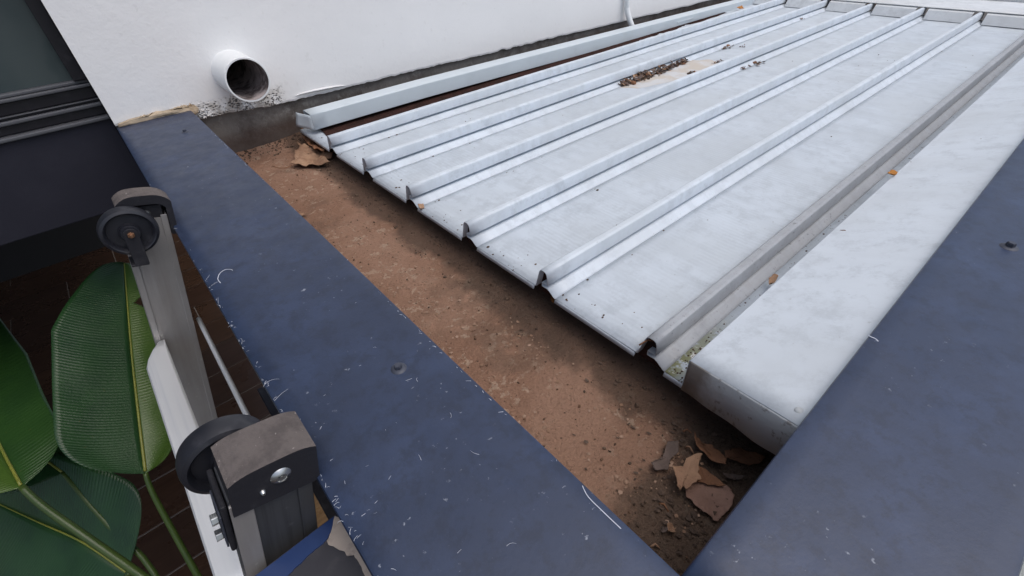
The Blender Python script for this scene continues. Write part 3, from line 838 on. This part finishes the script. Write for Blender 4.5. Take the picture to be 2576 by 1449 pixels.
dead_leaf('dead_leaf', A([(1370, 715), (1440, 705), (1525, 730), (1500, 748), (1420, 745)]), ZG + .012, leaf_grey, 'small grey leaf against the right parapet beside the leaf pile', .003, seed=6)
dead_leaf('dead_leaf', A([(970, 1085), (1005, 1075), (1035, 1100), (1020, 1140), (980, 1140)]), ZG + .008, leaf_tan, 'small pale tan leaf scrap in the bottom corner of the gutter', .004, seed=7)
dead_leaf('dead_leaf', A([(915, 1120), (940, 1090), (965, 1105), (945, 1140)]), ZG + .006, leaf_grey, 'small grey leaf scrap in the bottom corner of the gutter', .003, seed=7.5)
dead_leaf('dead_leaf', B([(1090, 1235), (1140, 1200), (1150, 1130), (1240, 1095), (1330, 1105), (1440, 1130), (1510, 1120), (1470, 1180), (1400, 1200), (1470, 1245), (1300, 1252), (1180, 1255)]), ZG + .008, leaf_tan,
          'long stalked brown dry leaf lying in the gutter near the white wall', .010, seed=8, stem=B([(1100, 1237), (1040, 1262), (980, 1262), (920, 1243)]))
dead_leaf('dead_leaf', B([(1208, 940), (1270, 970), (1300, 1050), (1400, 1085), (1475, 1075), (1405, 1140), (1310, 1105), (1250, 1050), (1215, 1000)]), ZG + .022, leaf_brown,
          'curled rust brown leaf caught under the roof corner by the ledger', .012, seed=9)
dead_leaf('dead_leaf', B([(1155, 1035), (1200, 1062), (1242, 1030), (1215, 1085), (1180, 1080)]), ZG + .012, leaf_tan, 'small folded tan leaf at the foot of the concrete upstand', .006, seed=10)
z_t = ZT + .001
dead_leaf('dead_leaf', [(2232, 435), (2243, 432), (2256, 437), (2250, 445), (2236, 445)], z_t, leaf_orange, 'small bright orange leaf on the edge flashing beside the last rib', .003, seed=11)
dead_leaf('dead_leaf', [(1933, 703), (1945, 698), (1954, 702), (1944, 718), (1936, 720)], ZR + .016, leaf_tan, 'small pale tan leaf standing in the mossy pan against the edge flashing', .006, seed=12)
dead_leaf('dead_leaf', [(1387, 740), (1394, 742), (1399, 756), (1392, 768), (1386, 757)], ZG + .030, leaf_orange, 'small orange leaf hanging below the end of the fifth rib', .004, seed=13)
dead_leaf('dead_leaf', [(1052, 518), (1066, 516), (1068, 526), (1058, 528)], ZR + .001, leaf_tan, 'tiny tan leaf scrap on the sheet edge below the third rib', .002, seed=14)
dead_leaf('dead_leaf', [(752, 541), (765, 537), (772, 541), (762, 546)], ZG + .004, leaf_tan, 'tiny tan leaf scrap on the mud beside the front capping', .002, seed=15)
dead_leaf('dead_leaf', [(1853, 20), (1866, 17), (1873, 22), (1860, 25)], -.095, leaf_orange, 'small orange leaf on the ledger channel near its far end', .004, seed=16)
# leaf scraps and twigs in the gutter
bm = bmesh.new()
for i in range(260):
    if i < 150: x, y = random.uniform(.24, .43), .035 + abs(random.gauss(0, .06))
    elif i < 220: x, y = .41 - abs(random.gauss(0, .03)), random.uniform(.1, 1.45)
    else: x, y = random.uniform(.24, .46), YW - abs(random.gauss(.01, .03))
    fragment(bm, Vector((x, y, bed_z(x, y) + .0025)), random.uniform(.0018, .0048), .25)
tag(bmlink('leaf_scraps', bm, scrap_m), 'broken grey leaf scraps strewn in the shaded side of the gutter', 'litter', kind='stuff')
for (p0, p1, z, lab) in ((A([(915, 925)])[0], A([(985, 985)])[0], ZG + .005, 'dark twig lying on the mud left of the largest leaf'),
                         (A([(1110, 510)])[0], A([(1165, 560)])[0], ZG + .006, 'pale twig lying uphill of the ragged tan leaf'),
                         (A([(1085, 402)])[0], A([(1150, 412)])[0], ZG + .008, 'thin dark twig above the pointed rust brown leaf'),
                         ((1608, 868), (1650, 858), ZR + .03, 'forked dark twig sticking out of the last rib end'),
                         ((2113, 580), (2138, 592), ZT + .003, 'short dark twig lying on the edge flashing'),
                         (A([(850, 1240)])[0], A([(920, 1250)])[0], ZG + .008, 'pale twig in the bottom corner of the gutter')):
    a, b = onz(*p0, z), onz(*p1, z); mdp = a.lerp(b, .5) + Vector((.002, .002, .003))
    tag(tube('twig', [a, a.lerp(mdp, .6), mdp, mdp.lerp(b, .6), b], [.0012, .0013, .0011, .001, .0007], leaf_brown if 'dark' in lab else leaf_tan, None, 6), lab, 'twig')

# --- fibres on the capping -------------------------------------------------
M = Mat('plastic_fibre', (.62, .65, .72), .4); fibre_m = M.m
def hair(bm, p, ang, ln, bend, r, lift=.001):
    prev = None; n = 5
    for i in range(n + 1):
        t = i / n; a = ang + bend * t
        if i: p = p + Vector((math.cos(a), math.sin(a), 0)) * (ln / n)
        z = p.z + lift * math.sin(math.pi * t)
        d = Vector((-math.sin(a), math.cos(a), 0)) * r * (1 - .6 * t)
        ring = [bm.verts.new((p.x + d.x, p.y + d.y, z)), bm.verts.new((p.x, p.y, z + r)), bm.verts.new((p.x - d.x, p.y - d.y, z))]
        if prev:
            for q in range(3): bm.faces.new((prev[q], prev[(q + 1) % 3], ring[(q + 1) % 3], ring[q]))
        prev = ring
bm = bmesh.new()
for i in range(80):      # frayed film along the outer edge, thickest near the ladder
    y = .16 + abs(random.gauss(0, .33))
    if y > 1.45: continue
    hair(bm, Vector((CX0 + random.uniform(-.001, .003), y, .0012)), random.gauss(.3, 1.1), random.uniform(.0015, .006), random.gauss(0, .8), random.uniform(.00012, .0003))
for i in range(9):
    hair(bm, Vector((CX0, random.uniform(.17, .7), .0014)), random.gauss(.2, .5), random.uniform(.008, .020), random.gauss(0, .6), .00017)
for i in range(45):       # loose fibres and scratches on top
    x = CX0 + .01 + abs(random.gauss(0, .06)); y = .12 + abs(random.gauss(0, .42))
    if x < CX1 - .005 and y < 1.45: hair(bm, Vector((x, y, .0010)), random.gauss(.4, .9), random.uniform(.003, .012), random.gauss(0, 1), random.uniform(.00012, .00028))
for i in range(120):      # burrs along the inner edge
    hair(bm, Vector((CX1 - .002, random.uniform(.06, 1.3), .0012)), random.gauss(1.6, .4), random.uniform(.001, .006), 0, random.uniform(.0002, .0004), .0002)
tag(bmlink('film_fibres', bm, fibre_m), 'frayed white plastic film fibres along the navy front capping', 'fibres', kind='stuff')
def thread(pxs, lab, r=.0005, z=.0022):
    ps = [onz(a, b, z) for a, b in pxs]; fine = []
    for i in range(len(ps) - 1):
        p0 = ps[max(i - 1, 0)]; p1, p2 = ps[i], ps[i + 1]; p3 = ps[min(i + 2, len(ps) - 1)]
        for q in range(5):
            t = q / 5
            fine.append(.5 * ((2 * p1) + (p2 - p0) * t + (2 * p0 - 5 * p1 + 4 * p2 - p3) * t * t + (3 * p1 - p0 - 3 * p2 + p3) * t ** 3))
    fine.append(ps[-1])
    tag(tube('plastic_thread', fine, r, fibre_m, None, 6), lab, 'thread')
thread([(555, 712), (548, 702), (553, 688), (566, 679), (580, 678), (586, 681)], 'curled white plastic thread on the navy capping near the far wheel', .00045)
thread([(1465, 1222), (1480, 1250), (1520, 1290), (1562, 1330)], 'long straight white plastic thread along the inner edge of the front capping', .0004)
thread([(2183, 843), (2192, 848), (2203, 853), (2209, 859)], 'short white plastic thread on the edge of the right capping', .0006)

# --- ladder ----------------------------------------------------------------
TH = math.atan(.25)
OX = -.041
LEN = -ZF / math.cos(TH) - .004
foot = Vector((OX - LEN * math.sin(TH), .61, -LEN * math.cos(TH)))
lad = empty('ladder', foot, 'aluminium ladder with black rubber ends and wheels leaning on the front parapet', 'ladder', rot=(0, TH, 0))
Y0 = foot.y
def L(v, y, u): return Vector((v, y - Y0, u + LEN))      # ladder coordinates: v across depth, y world, u up from capping level
YN0, YN1, YF0, YF1 = .292, .336, .880, .925
V0, V1 = -.033, .030
def stile(yo, yi, mat, top):
    """channel section: web at yo side, flanges towards yi"""
    s = 1 if yi > yo else -1; th = .0028
    prof = [(V0, yi), (V0, yo), (V1, yo), (V1, yi), (V1 - .009, yi), (V1 - .009, yi - s * .0022), (V1 - th, yi - s * .0022), (V1 - th, yo + s * th), (V0 + th, yo + s * th), (V0 + th, yi - s * .0022), (V0 + .009, yi - s * .0022), (V0 + .009, yi)]
    bm = bmesh.new(); a = [bm.verts.new(L(v, y, -LEN)) for v, y in prof]; b = [bm.verts.new(L(v, y, top)) for v, y in prof]
    n = len(prof)
    for i in range(n): bm.faces.new((a[i], a[(i + 1) % n], b[(i + 1) % n], b[i]))
    bm.faces.new(a); bm.faces.new(b)
    return bmlink('stile', bm, mat, lad, bevel=.0006)
stile(YF1, YF0, ladder_alu, .03)
st2 = stile(YN0, YN1, ladder_alu_dark, .02)
# raised front strip of the near stile
def lbox(name, v, y, u, mat, parent=None, bevel=0, seg=2):
    return box(name, v, (y[0] - Y0, y[1] - Y0), (u[0] + LEN, u[1] + LEN), mat, parent or lad, bevel, seg)
lbox('edge_strip', (V0 - .0006, V0 + .016), (YN0 - .0035, YN0 - .0002), (-1.6, .02), ladder_alu, None, .0008)
lbox('edge_strip', (V1 - .012, V1 + .0006), (YN0 - .003, YN0 - .0002), (-1.6, .02), ladder_alu_dark, None, .0008)
# web fill of the far stile (seen as the flat grey face)
lbox('web_plate', (V0 + .0032, V1 - .0032), (YF0 + .0022, YF0 + .005), (-1.6, .025), ladder_alu)
# near end cap: solid rubber block with crowned top
def rcap_near():
    bm = bmesh.new(); nv = 14
    prof = []
    w0, w1 = V0 + .0015, V1 + .006
    for i in range(nv + 1):
        t = i / nv; v = w0 + (w1 - w0) * t
        u = .054 - .0055 * abs(2 * t - 1) ** 4 - .003 * (1 - t)
        prof.append((v, u))
    prof = [(w0 - .0005, .010)] + prof + [(w1 + .0005, .006)]
    y0, y1 = YN0 - .006, YN1 - .002
    a = [bm.verts.new(L(v, y0, u)) for v, u in prof]; b = [bm.verts.new(L(v, y1, u)) for v, u in prof]
    n = len(prof); tops = []
    for i in range(n):
        f = bm.faces.new((a[i], a[(i + 1) % n], b[(i + 1) % n], b[i]))
        if 0 < i < n - 2: f.material_index = 1
    bm.faces.new(a); bm.faces.new(b)
    bmesh.ops.bevel(bm, geom=[e for e in bm.edges if len(e.link_faces) == 2 and e.calc_face_angle() > .6], offset=.0065, segments=5, affect='EDGES')
    return bmlink('end_cap', bm, [rubber, rubber_dusty], lad)
ec = shade_auto(rcap_near(), 50)
def round_screw(parent, c, axis, r, mat, s=1):
    sg = -1 if axis.startswith('-') else 1; ax = axis[-1]
    o = lathe('screw', [(.0001, sg * .0030 * s), (r * .25, sg * .0030 * s), (r * .28, sg * .0016 * s), (r * .45, sg * .0016 * s), (r * .5, sg * .0029 * s), (r * .8, sg * .0018 * s), (r, 0), (.0001, 0)], c, mat, parent, 24, ax, False)
    return o
round_screw(ec, L(.006, YN0 - .0061, .033), '-y', .0082, zinc)
round_screw(ec, L(-.009, YN0 - .0061, .024), '-y', .0025, zinc)
# far end cap: hollow rubber shoe open towards the near stile
def rcap_far():
    bm = bmesh.new()
    w0, w1 = V0 + .001, V1 + .009; outer = []; inner = []
    n = 20
    for i in range(n + 1):
        t = i / n; v = w0 + (w1 - w0) * t; u = .066 - .013 * abs(2 * t - 1) ** 3.5
        outer.append((v, u)); vi = w0 + .0085 + (w1 - w0 - .017) * t; inner.append((vi, .051 - .008 * abs(2 * t - 1) ** 5))
    outer = [(w0 + .0005, .022)] + outer + [(w1 + .0005, -.004)]
    inner = [(w0 + .0085, .022)] + inner + [(w1 - .0085, -.004)]
    y0, y1 = YF0 - .004, YF1 - .010; n2 = len(outer)
    oa = [bm.verts.new(L(v, y0, u)) for v, u in outer]; ob = [bm.verts.new(L(v, y1, u)) for v, u in outer]
    ia = [bm.verts.new(L(v, y0, u)) for v, u in inner]; ib = [bm.verts.new(L(v, y1 - .006, u)) for v, u in inner]
    for i in range(n2 - 1):
        f = bm.faces.new((oa[i], oa[i + 1], ob[i + 1], ob[i]))
        if 0 < i < n2 - 2: f.material_index = 1
        bm.faces.new((oa[i], ia[i], ia[i + 1], oa[i + 1])); bm.faces.new((ia[i], ib[i], ib[i + 1], ia[i + 1]))
    bm.faces.new((oa[0], ob[0], ib[0], ia[0])); bm.faces.new((oa[-1], ia[-1], ib[-1], ob[-1]))
    bm.faces.new(ob); bm.faces.new(ib[::-1])
    bmesh.ops.bevel(bm, geom=[e for e in bm.edges if len(e.link_faces) == 2 and e.calc_face_angle() > .9 and all(abs(v.co.y - (y0 - Y0)) < 1e-5 for v in e.verts)], offset=.0030, segments=3, affect='EDGES')
    return bmlink('end_cap', bm, [rubber, rubber_dusty], lad)
fc = shade_auto(rcap_far(), 50)
lbox('insert', (V0 + .006, V1 - .005), (YF0 + .004, YF0 + .0085), (.000, .046), rubber, fc)
round_screw(fc, L(.004, YF0 + .0035, .033), '-y', .0065, zinc, 1.4)
# wheels
def wheel(v, u, ya, yb, r, faces_near):
    rim = .8
    mid = (ya + yb) / 2
    prof = [(.0045, ya + .004), (.0135, ya + .002), (.0145, ya + .0075), (r * .74, ya + .0085), (r * .80, ya + .0015), (r * .86, ya), (r * .965, ya + .002), (r, ya + .0075), (r, yb - .0075), (r * .965, yb - .002), (r * .86, yb), (r * .80, yb - .0015), (r * .74, yb - .0085), (.0145, yb - .0075), (.0135, yb - .002), (.0045, yb - .004)]
    prof = [(a, b - Y0) for a, b in prof]
    o = lathe('wheel', prof, (v, 0, u + LEN), wheel_black, lad, 64, 'y', True)
    lathe('hub', [(.0046, ya - .0025 - Y0), (.0118, ya - .0025 - Y0), (.0125, ya - .0010 - Y0), (.0125, ya + .006 - Y0), (.0046, ya + .006 - Y0)], (v, 0, u + LEN), wheel_black, o, 32, 'y', True)
    return o
def arm_plate(name, v, u, y0, y1, w, length, mat, parent, vtop=0):
    """flat arm with a round head at (v,u) going down along the stile"""
    bm = bmesh.new(); pr_ = []
    for i in range(13):
        a = math.pi * i / 12; pr_.append((v + w * math.cos(a), u + w * math.sin(a)))
    pr_ += [(v - w * .95 + vtop, u - length), (v + w * .95 + vtop, u - length)]
    a = [bm.verts.new(L(p[0], y0, p[1])) for p in pr_]; b = [bm.verts.new(L(p[0], y1, p[1])) for p in pr_]
    n = len(pr_)
    for i in range(n): bm.faces.new((a[i], a[(i + 1) % n], b[(i + 1) % n], b[i]))
    bm.faces.new(a); bm.faces.new(b)
    return bmlink(name, bm, mat, parent, bevel=.0008)
WR = .0375
wf = wheel(-.024, .020, .846, .870, WR, True)
tag(wf, 'far wheel seen face on')
fk = arm_plate('fork_arm', -.024, .020, .8405, .8428, .0095, .052, rubber, wf, .004)
arm_plate('fork_arm', -.024, .020, .8725, .8748, .0095, .052, rubber, wf, .004)
lbox('fork_base', (-.034, -.0115), (.8405, .8748), (-.034, -.0305), rubber, wf, .0008)
bm = bmesh.new(); c = L(-.024, .8395, .020)
bmesh.ops.create_cone(bm, cap_ends=True, segments=6, radius1=.0052, radius2=.0048, depth=.004, matrix=Matrix.Translation(c) @ Matrix.Rotation(R(90), 4, 'X'))
bmlink('axle_bolt', bm, copper, wf, bevel=.0005)
lathe('axle_end', [(.0001, -.003), (.0022, -.003), (.0028, -.002), (.0028, 0), (.0001, 0)], L(-.024, .8378, .020), copper, wf, 18, 'y', False)
wn = wheel(-.020, .006, .346, .370, WR, False)
tag(wn, 'near wheel half hidden by the rubber end')
arm_plate('fork_arm', -.020, .006, .3415, .3438, .0095, .056, rubber, wn, -.012)
lathe('axle_bolt', [(.0001, -.004), (.004, -.004), (.0045, -.003), (.0045, 0), (.0001, 0)], L(-.020, .3415, .006), zinc, wn, 18, 'y', False)
lbox('bracket', (V0 - .0055, V0 - .0008), (YN0 + .006, .344), (-.048, .012), rubber, wn, .0015)
lbox('bracket', (V0 - .0075, V0 - .0058), (YN0 + .0105, .335), (-.045, -.004), screw_dark, wn, .0006)
for u in (-.014, -.036):
    bm = bmesh.new(); bmesh.ops.create_cone(bm, cap_ends=True, segments=6, radius1=.0056, radius2=.0052, depth=.0055, matrix=Matrix.Translation(L(V0 - .0103, YN0 + .020, u)) @ Matrix.Rotation(R(90), 4, 'Y'))
    bmlink('bolt', bm, zinc, wn, bevel=.0006)
# flat bright step and thin rear rod between the stiles
def step(u, vis=True):
    bm = bmesh.new()
    prof = [(-.0555, -.030), (-.0565, -.003), (-.0545, 0)] + [(-.052 + .0026 * q, .0005 * (q % 2)) for q in range(12)] + [(-.0212, 0), (-.019, -.002), (-.0188, -.030)]
    y0, y1 = .340, YF0 - .001
    rows = []
    ny = 24
    for j in range(ny + 1):
        yy = y0 + (y1 - y0) * j / ny
        pin = 0
        tp = max(0, (j - (ny - 3)) / 3) ** 1.5 * .75
        rows.append([bm.verts.new(L(v + (-.0188 - v) * tp, yy, u + h - (.012 * max(0, 1 - j / 1.5) ** 2))) for v, h in prof])
    for j in range(ny):
        for i in range(len(prof) - 1): bm.faces.new((rows[j][i], rows[j][i + 1], rows[j + 1][i + 1], rows[j + 1][i]))
    return shade_auto(bmlink('step', bm, tread_alu, lad, thick=.002, off=-1), 35)
for u in (-.205, -.485, -.765, -1.045): step(u)
for u in (-.196,):
    lathe('tie_rod', [(.0001, .345 - Y0), (.0042, .345 - Y0), (.0042, .905 - Y0), (.0001, .905 - Y0)], L(.041, Y0, u), tread_alu, lad, 16, 'y', False)
# side plate with torn film, outside the near stile
def plate_pt(px, py, z=-.062): return onz(px, py, z)
lad_inv = (Matrix.Translation(foot) @ Matrix.Rotation(TH, 4, 'Y')).inverted()
zp = -.062
def flat_part(name, pxs, z, mat, parent, th, jag=0):
    bm = bmesh.new(); ring = []
    for i in range(len(pxs)):
        a = onz(*pxs[i], z); b = onz(*pxs[(i + 1) % len(pxs)], z)
        for q in range(4 if jag else 1):
            p = a.lerp(b, q / 4)
            if q: p += Vector((noise.noise(p * 150), noise.noise(p * 150 + Vector((5, 5, 5))), 0)) * jag
            ring.append(bm.verts.new(lad_inv @ p))
    f = bm.faces.new(ring)
    if f.normal.z < 0: f.normal_flip()
    bm.normal_update()
    r = bmesh.ops.extrude_face_region(bm, geom=[f])
    dn_ = (lad_inv.to_3x3() @ Vector((0, 0, -th)))
    for v in [g_ for g_ in r['geom'] if isinstance(g_, bmesh.types.BMVert)]: v.co += dn_
    return bmlink(name, bm, mat, parent)
plate = flat_part('side_plate', [(636, 1452), (842, 1296), (868, 1310), (960, 1480), (990, 1560), (640, 1560)], zp, dark_plate, lad, .02)
flat_part('blue_film', [(640, 1450), (840, 1299), (850, 1304), (838, 1330), (826, 1350), (812, 1368), (792, 1382), (770, 1402), (740, 1430), (720, 1452), (690, 1480), (640, 1500)], zp + .0012, blue_film, plate, .001, .0012)
flat_part('paper_scrap', [(842, 1298), (866, 1310), (900, 1365), (948, 1455), (920, 1452), (905, 1420), (890, 1395), (872, 1398), (862, 1385), (830, 1372), (822, 1360), (832, 1340)], zp + .0024, paper, plate, .001, .0015)

# --- bird of paradise plant ------------------------------------------------
def blade(parent, rib, wl, wr, fold, mat_l, mat_r, normal, split=(), vein=60, name='leaf', edge=None):
    """rib: list of points tip->base; wl / wr: width functions of t (0 tip, 1 base); fold angles left/right (radians from the flat)"""
    n = 520; m_ = 12
    P = []
    for i in range(n + 1):
        t = i / n * (len(rib) - 1); k = min(int(t), len(rib) - 2); s = t - k
        p0 = rib[max(k - 1, 0)]; p1, p2 = rib[k], rib[k + 1]; p3 = rib[min(k + 2, len(rib) - 1)]
        P.append(.5 * ((2 * p1) + (p2 - p0) * s + (2 * p0 - 5 * p1 + 4 * p2 - p3) * s * s + (3 * p1 - p0 - 3 * p2 + p3) * s ** 3))
    objs = []
    for side, wf_, fo, mt in ((-1, wl, fold[0], mat_l), (1, wr, fold[1], mat_r)):
        vs_, fs = [], []
        for i in range(n + 1):
            t = i / n
            tg = (P[min(i + 1, n)] - P[max(i - 1, 0)]).normalized()
            sd_ = -tg.cross(normal).normalized() * side
            nn = sd_.cross(tg).normalized() * side
            nn = normal - tg * normal.dot(tg); nn.normalize()
            wdt = wf_(t)
            for q in range(m_ + 1):
                s = q / m_
                ang = fo * (1 - .55 * s)
                off = sd_ * (wdt * s * math.cos(ang)) + nn * (wdt * s * math.sin(ang))
                sweep = -tg * (wdt * .22 * s * s)      # veins lean towards the tip
                rip = (.00032 + .0003 * noise.noise((t * 9, s, side))) * math.sin(t * vein * 6.283 + s * 2 + 2.2 * noise.noise((t * 14, 0, side))) * min(1, s * 4) + .006 * noise.noise((t * 7, s * 1.5, side * 3)) * s
                vs_.append(P[i] + off + sweep + nn * rip)
        for i in range(n):
            t = (i + .5) / n
            for q in range(m_):
                s = (q + .5) / m_
                if any(side == sp_[0] and abs(t - sp_[1]) < sp_[2] * (s - sp_[3]) for sp_ in split): continue
                a = i * (m_ + 1) + q; fs.append((a, a + 1, a + m_ + 2, a + m_ + 1))
        objs.append(mesh('blade_half' if objs is None else 'blade', vs_, fs, mt, parent, True, thick=.0008))
    rb = tube('midrib', [p + normal * .001 for p in P[::16]], [.0014 + .0028 * i / (len(P[::16])) for i in range(len(P[::16]))], midrib_yellow, parent, 8)
    if edge:
        pass
    return P
plant = empty('bird_of_paradise_plant', (-.75, .75, ZF), 'large leafed green plant with paddle leaves beside the ladder at lower left', 'plant')
inv = Matrix.Translation((.75, -.75, -ZF))
def pl(px, py, z): return inv @ onz(px, py, z)
def stalk(name, pts, r0, r1, par=plant):
    n = len(pts); return tube(name, pts, [r0 + (r1 - r0) * i / (n - 1) for i in range(n)], green_stem, par, 12)
def curve_pts(ctrl, n=24):
    out = []
    for i in range(n + 1):
        t = i / n * (len(ctrl) - 1); k = min(int(t), len(ctrl) - 2); s = t - k
        p0 = ctrl[max(k - 1, 0)]; p1, p2 = ctrl[k], ctrl[k + 1]; p3 = ctrl[min(k + 2, len(ctrl) - 1)]
        out.append(.5 * ((2 * p1) + (p2 - p0) * s + (2 * p0 - 5 * p1 + 4 * p2 - p3) * s * s + (3 * p1 - p0 - 3 * p2 + p3) * s ** 3))
    return out
crown = Vector((.05, -.05, .25))          # where the stalks leave the ground, plant coordinates
def toward(px, py, z): return (CAM - onz(px, py, z)).normalized()
# main upright leaf
r1 = [pl(312, 662, -.46), pl(320, 760, -.52), pl(332, 900, -.60), pl(350, 1060, -.68), pl(366, 1190, -.75)]
n1 = (toward(340, 950, -.62) + Vector((.35, 0, .1))).normalized()
def prof_w(mx, a=.55, b=.35): return lambda t: mx * (min(1, t / .42) ** a) * (1 if t < .78 else max(.02, 1 - ((t - .78) / .22) ** 2.2) ** .6)
leaf1 = tag(bpy.data.objects.new('leaf', None), None); col.objects.link(leaf1); leaf1.parent = plant
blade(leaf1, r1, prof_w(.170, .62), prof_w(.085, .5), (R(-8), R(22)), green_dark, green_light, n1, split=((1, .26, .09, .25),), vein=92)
stalk('petiole', curve_pts([r1[-1], pl(384, 1240, -.80), pl(440, 1345, -.92), pl(505, 1462, -1.05), pl(560, 1560, -1.18), Vector((.22, -.1, .8)), crown + Vector((.05, 0, 0))]), .0060, .012, leaf1)
# left leaf, cut by the frame
r2 = [pl(-130, 700, -.62), pl(-75, 900, -.66), pl(-20, 1075, -.70), pl(55, 1225, -.74)]
leaf2 = bpy.data.objects.new('leaf', None); col.objects.link(leaf2); leaf2.parent = plant
n2 = (toward(20, 1050, -.7) + Vector((-.1, .3, .2))).normalized()
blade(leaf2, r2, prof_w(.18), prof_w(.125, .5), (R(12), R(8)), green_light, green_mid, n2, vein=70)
stalk('petiole', curve_pts([r2[-1], pl(110, 1275, -.78), pl(230, 1360, -.86), pl(380, 1466, -.98), pl(520, 1580, -1.10), Vector((.2, -.12, .8)), crown]), .0085, .014, leaf2)
# low dark leaf below
r3 = [pl(90, 1080, -.95), pl(200, 1230, -1.0), pl(300, 1380, -1.08), pl(350, 1500, -1.15)]
leaf3 = bpy.data.objects.new('leaf', None); col.objects.link(leaf3); leaf3.parent = plant
n3 = (toward(230, 1300, -1.0) + Vector((-.5, -.3, .0))).normalized()
r3 = [pl(-40, 1250, -1.02), pl(90, 1310, -1.04), pl(210, 1365, -1.07), pl(320, 1440, -1.12)]
blade(leaf3, r3, prof_w(.24), prof_w(.22), (R(6), R(10)), green_dark, green_dark, n3, vein=70)
stalk('petiole', curve_pts([r3[-1], pl(380, 1500, -1.2), Vector((.15, -.1, .9)), crown - Vector((.05, .03, 0))]), .009, .016, leaf3)
# thinner stalk crossing behind, carrying a leaf at the left edge
r4 = [pl(-60, 1020, -.80), pl(10, 1080, -.84), pl(90, 1140, -.88), pl(158, 1188, -.92)]
leaf4 = bpy.data.objects.new('leaf', None); col.objects.link(leaf4); leaf4.parent = plant
n4 = (toward(60, 1120, -.85) + Vector((.2, -.3, 0))).normalized()
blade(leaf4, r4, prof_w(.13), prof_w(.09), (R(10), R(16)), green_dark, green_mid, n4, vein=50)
stalk('petiole', curve_pts([r4[-1], pl(220, 1262, -.98), pl(300, 1350, -1.06), pl(400, 1462, -1.18), Vector((.2, -.05, .9)), crown + Vector((0, .05, 0))]), .0062, .011, leaf4)
for l_ in (leaf1, leaf2, leaf3, leaf4): l_.empty_display_size = .05
pot = lathe('pot', [(.0001, 0), (.17, 0), (.18, .01), (.225, .40), (.235, .42), (.235, .45), (.215, .45), (.21, .40), (.0001, .39)], (.05, -.05, 0), frame_dark, plant, 40, 'z', False)
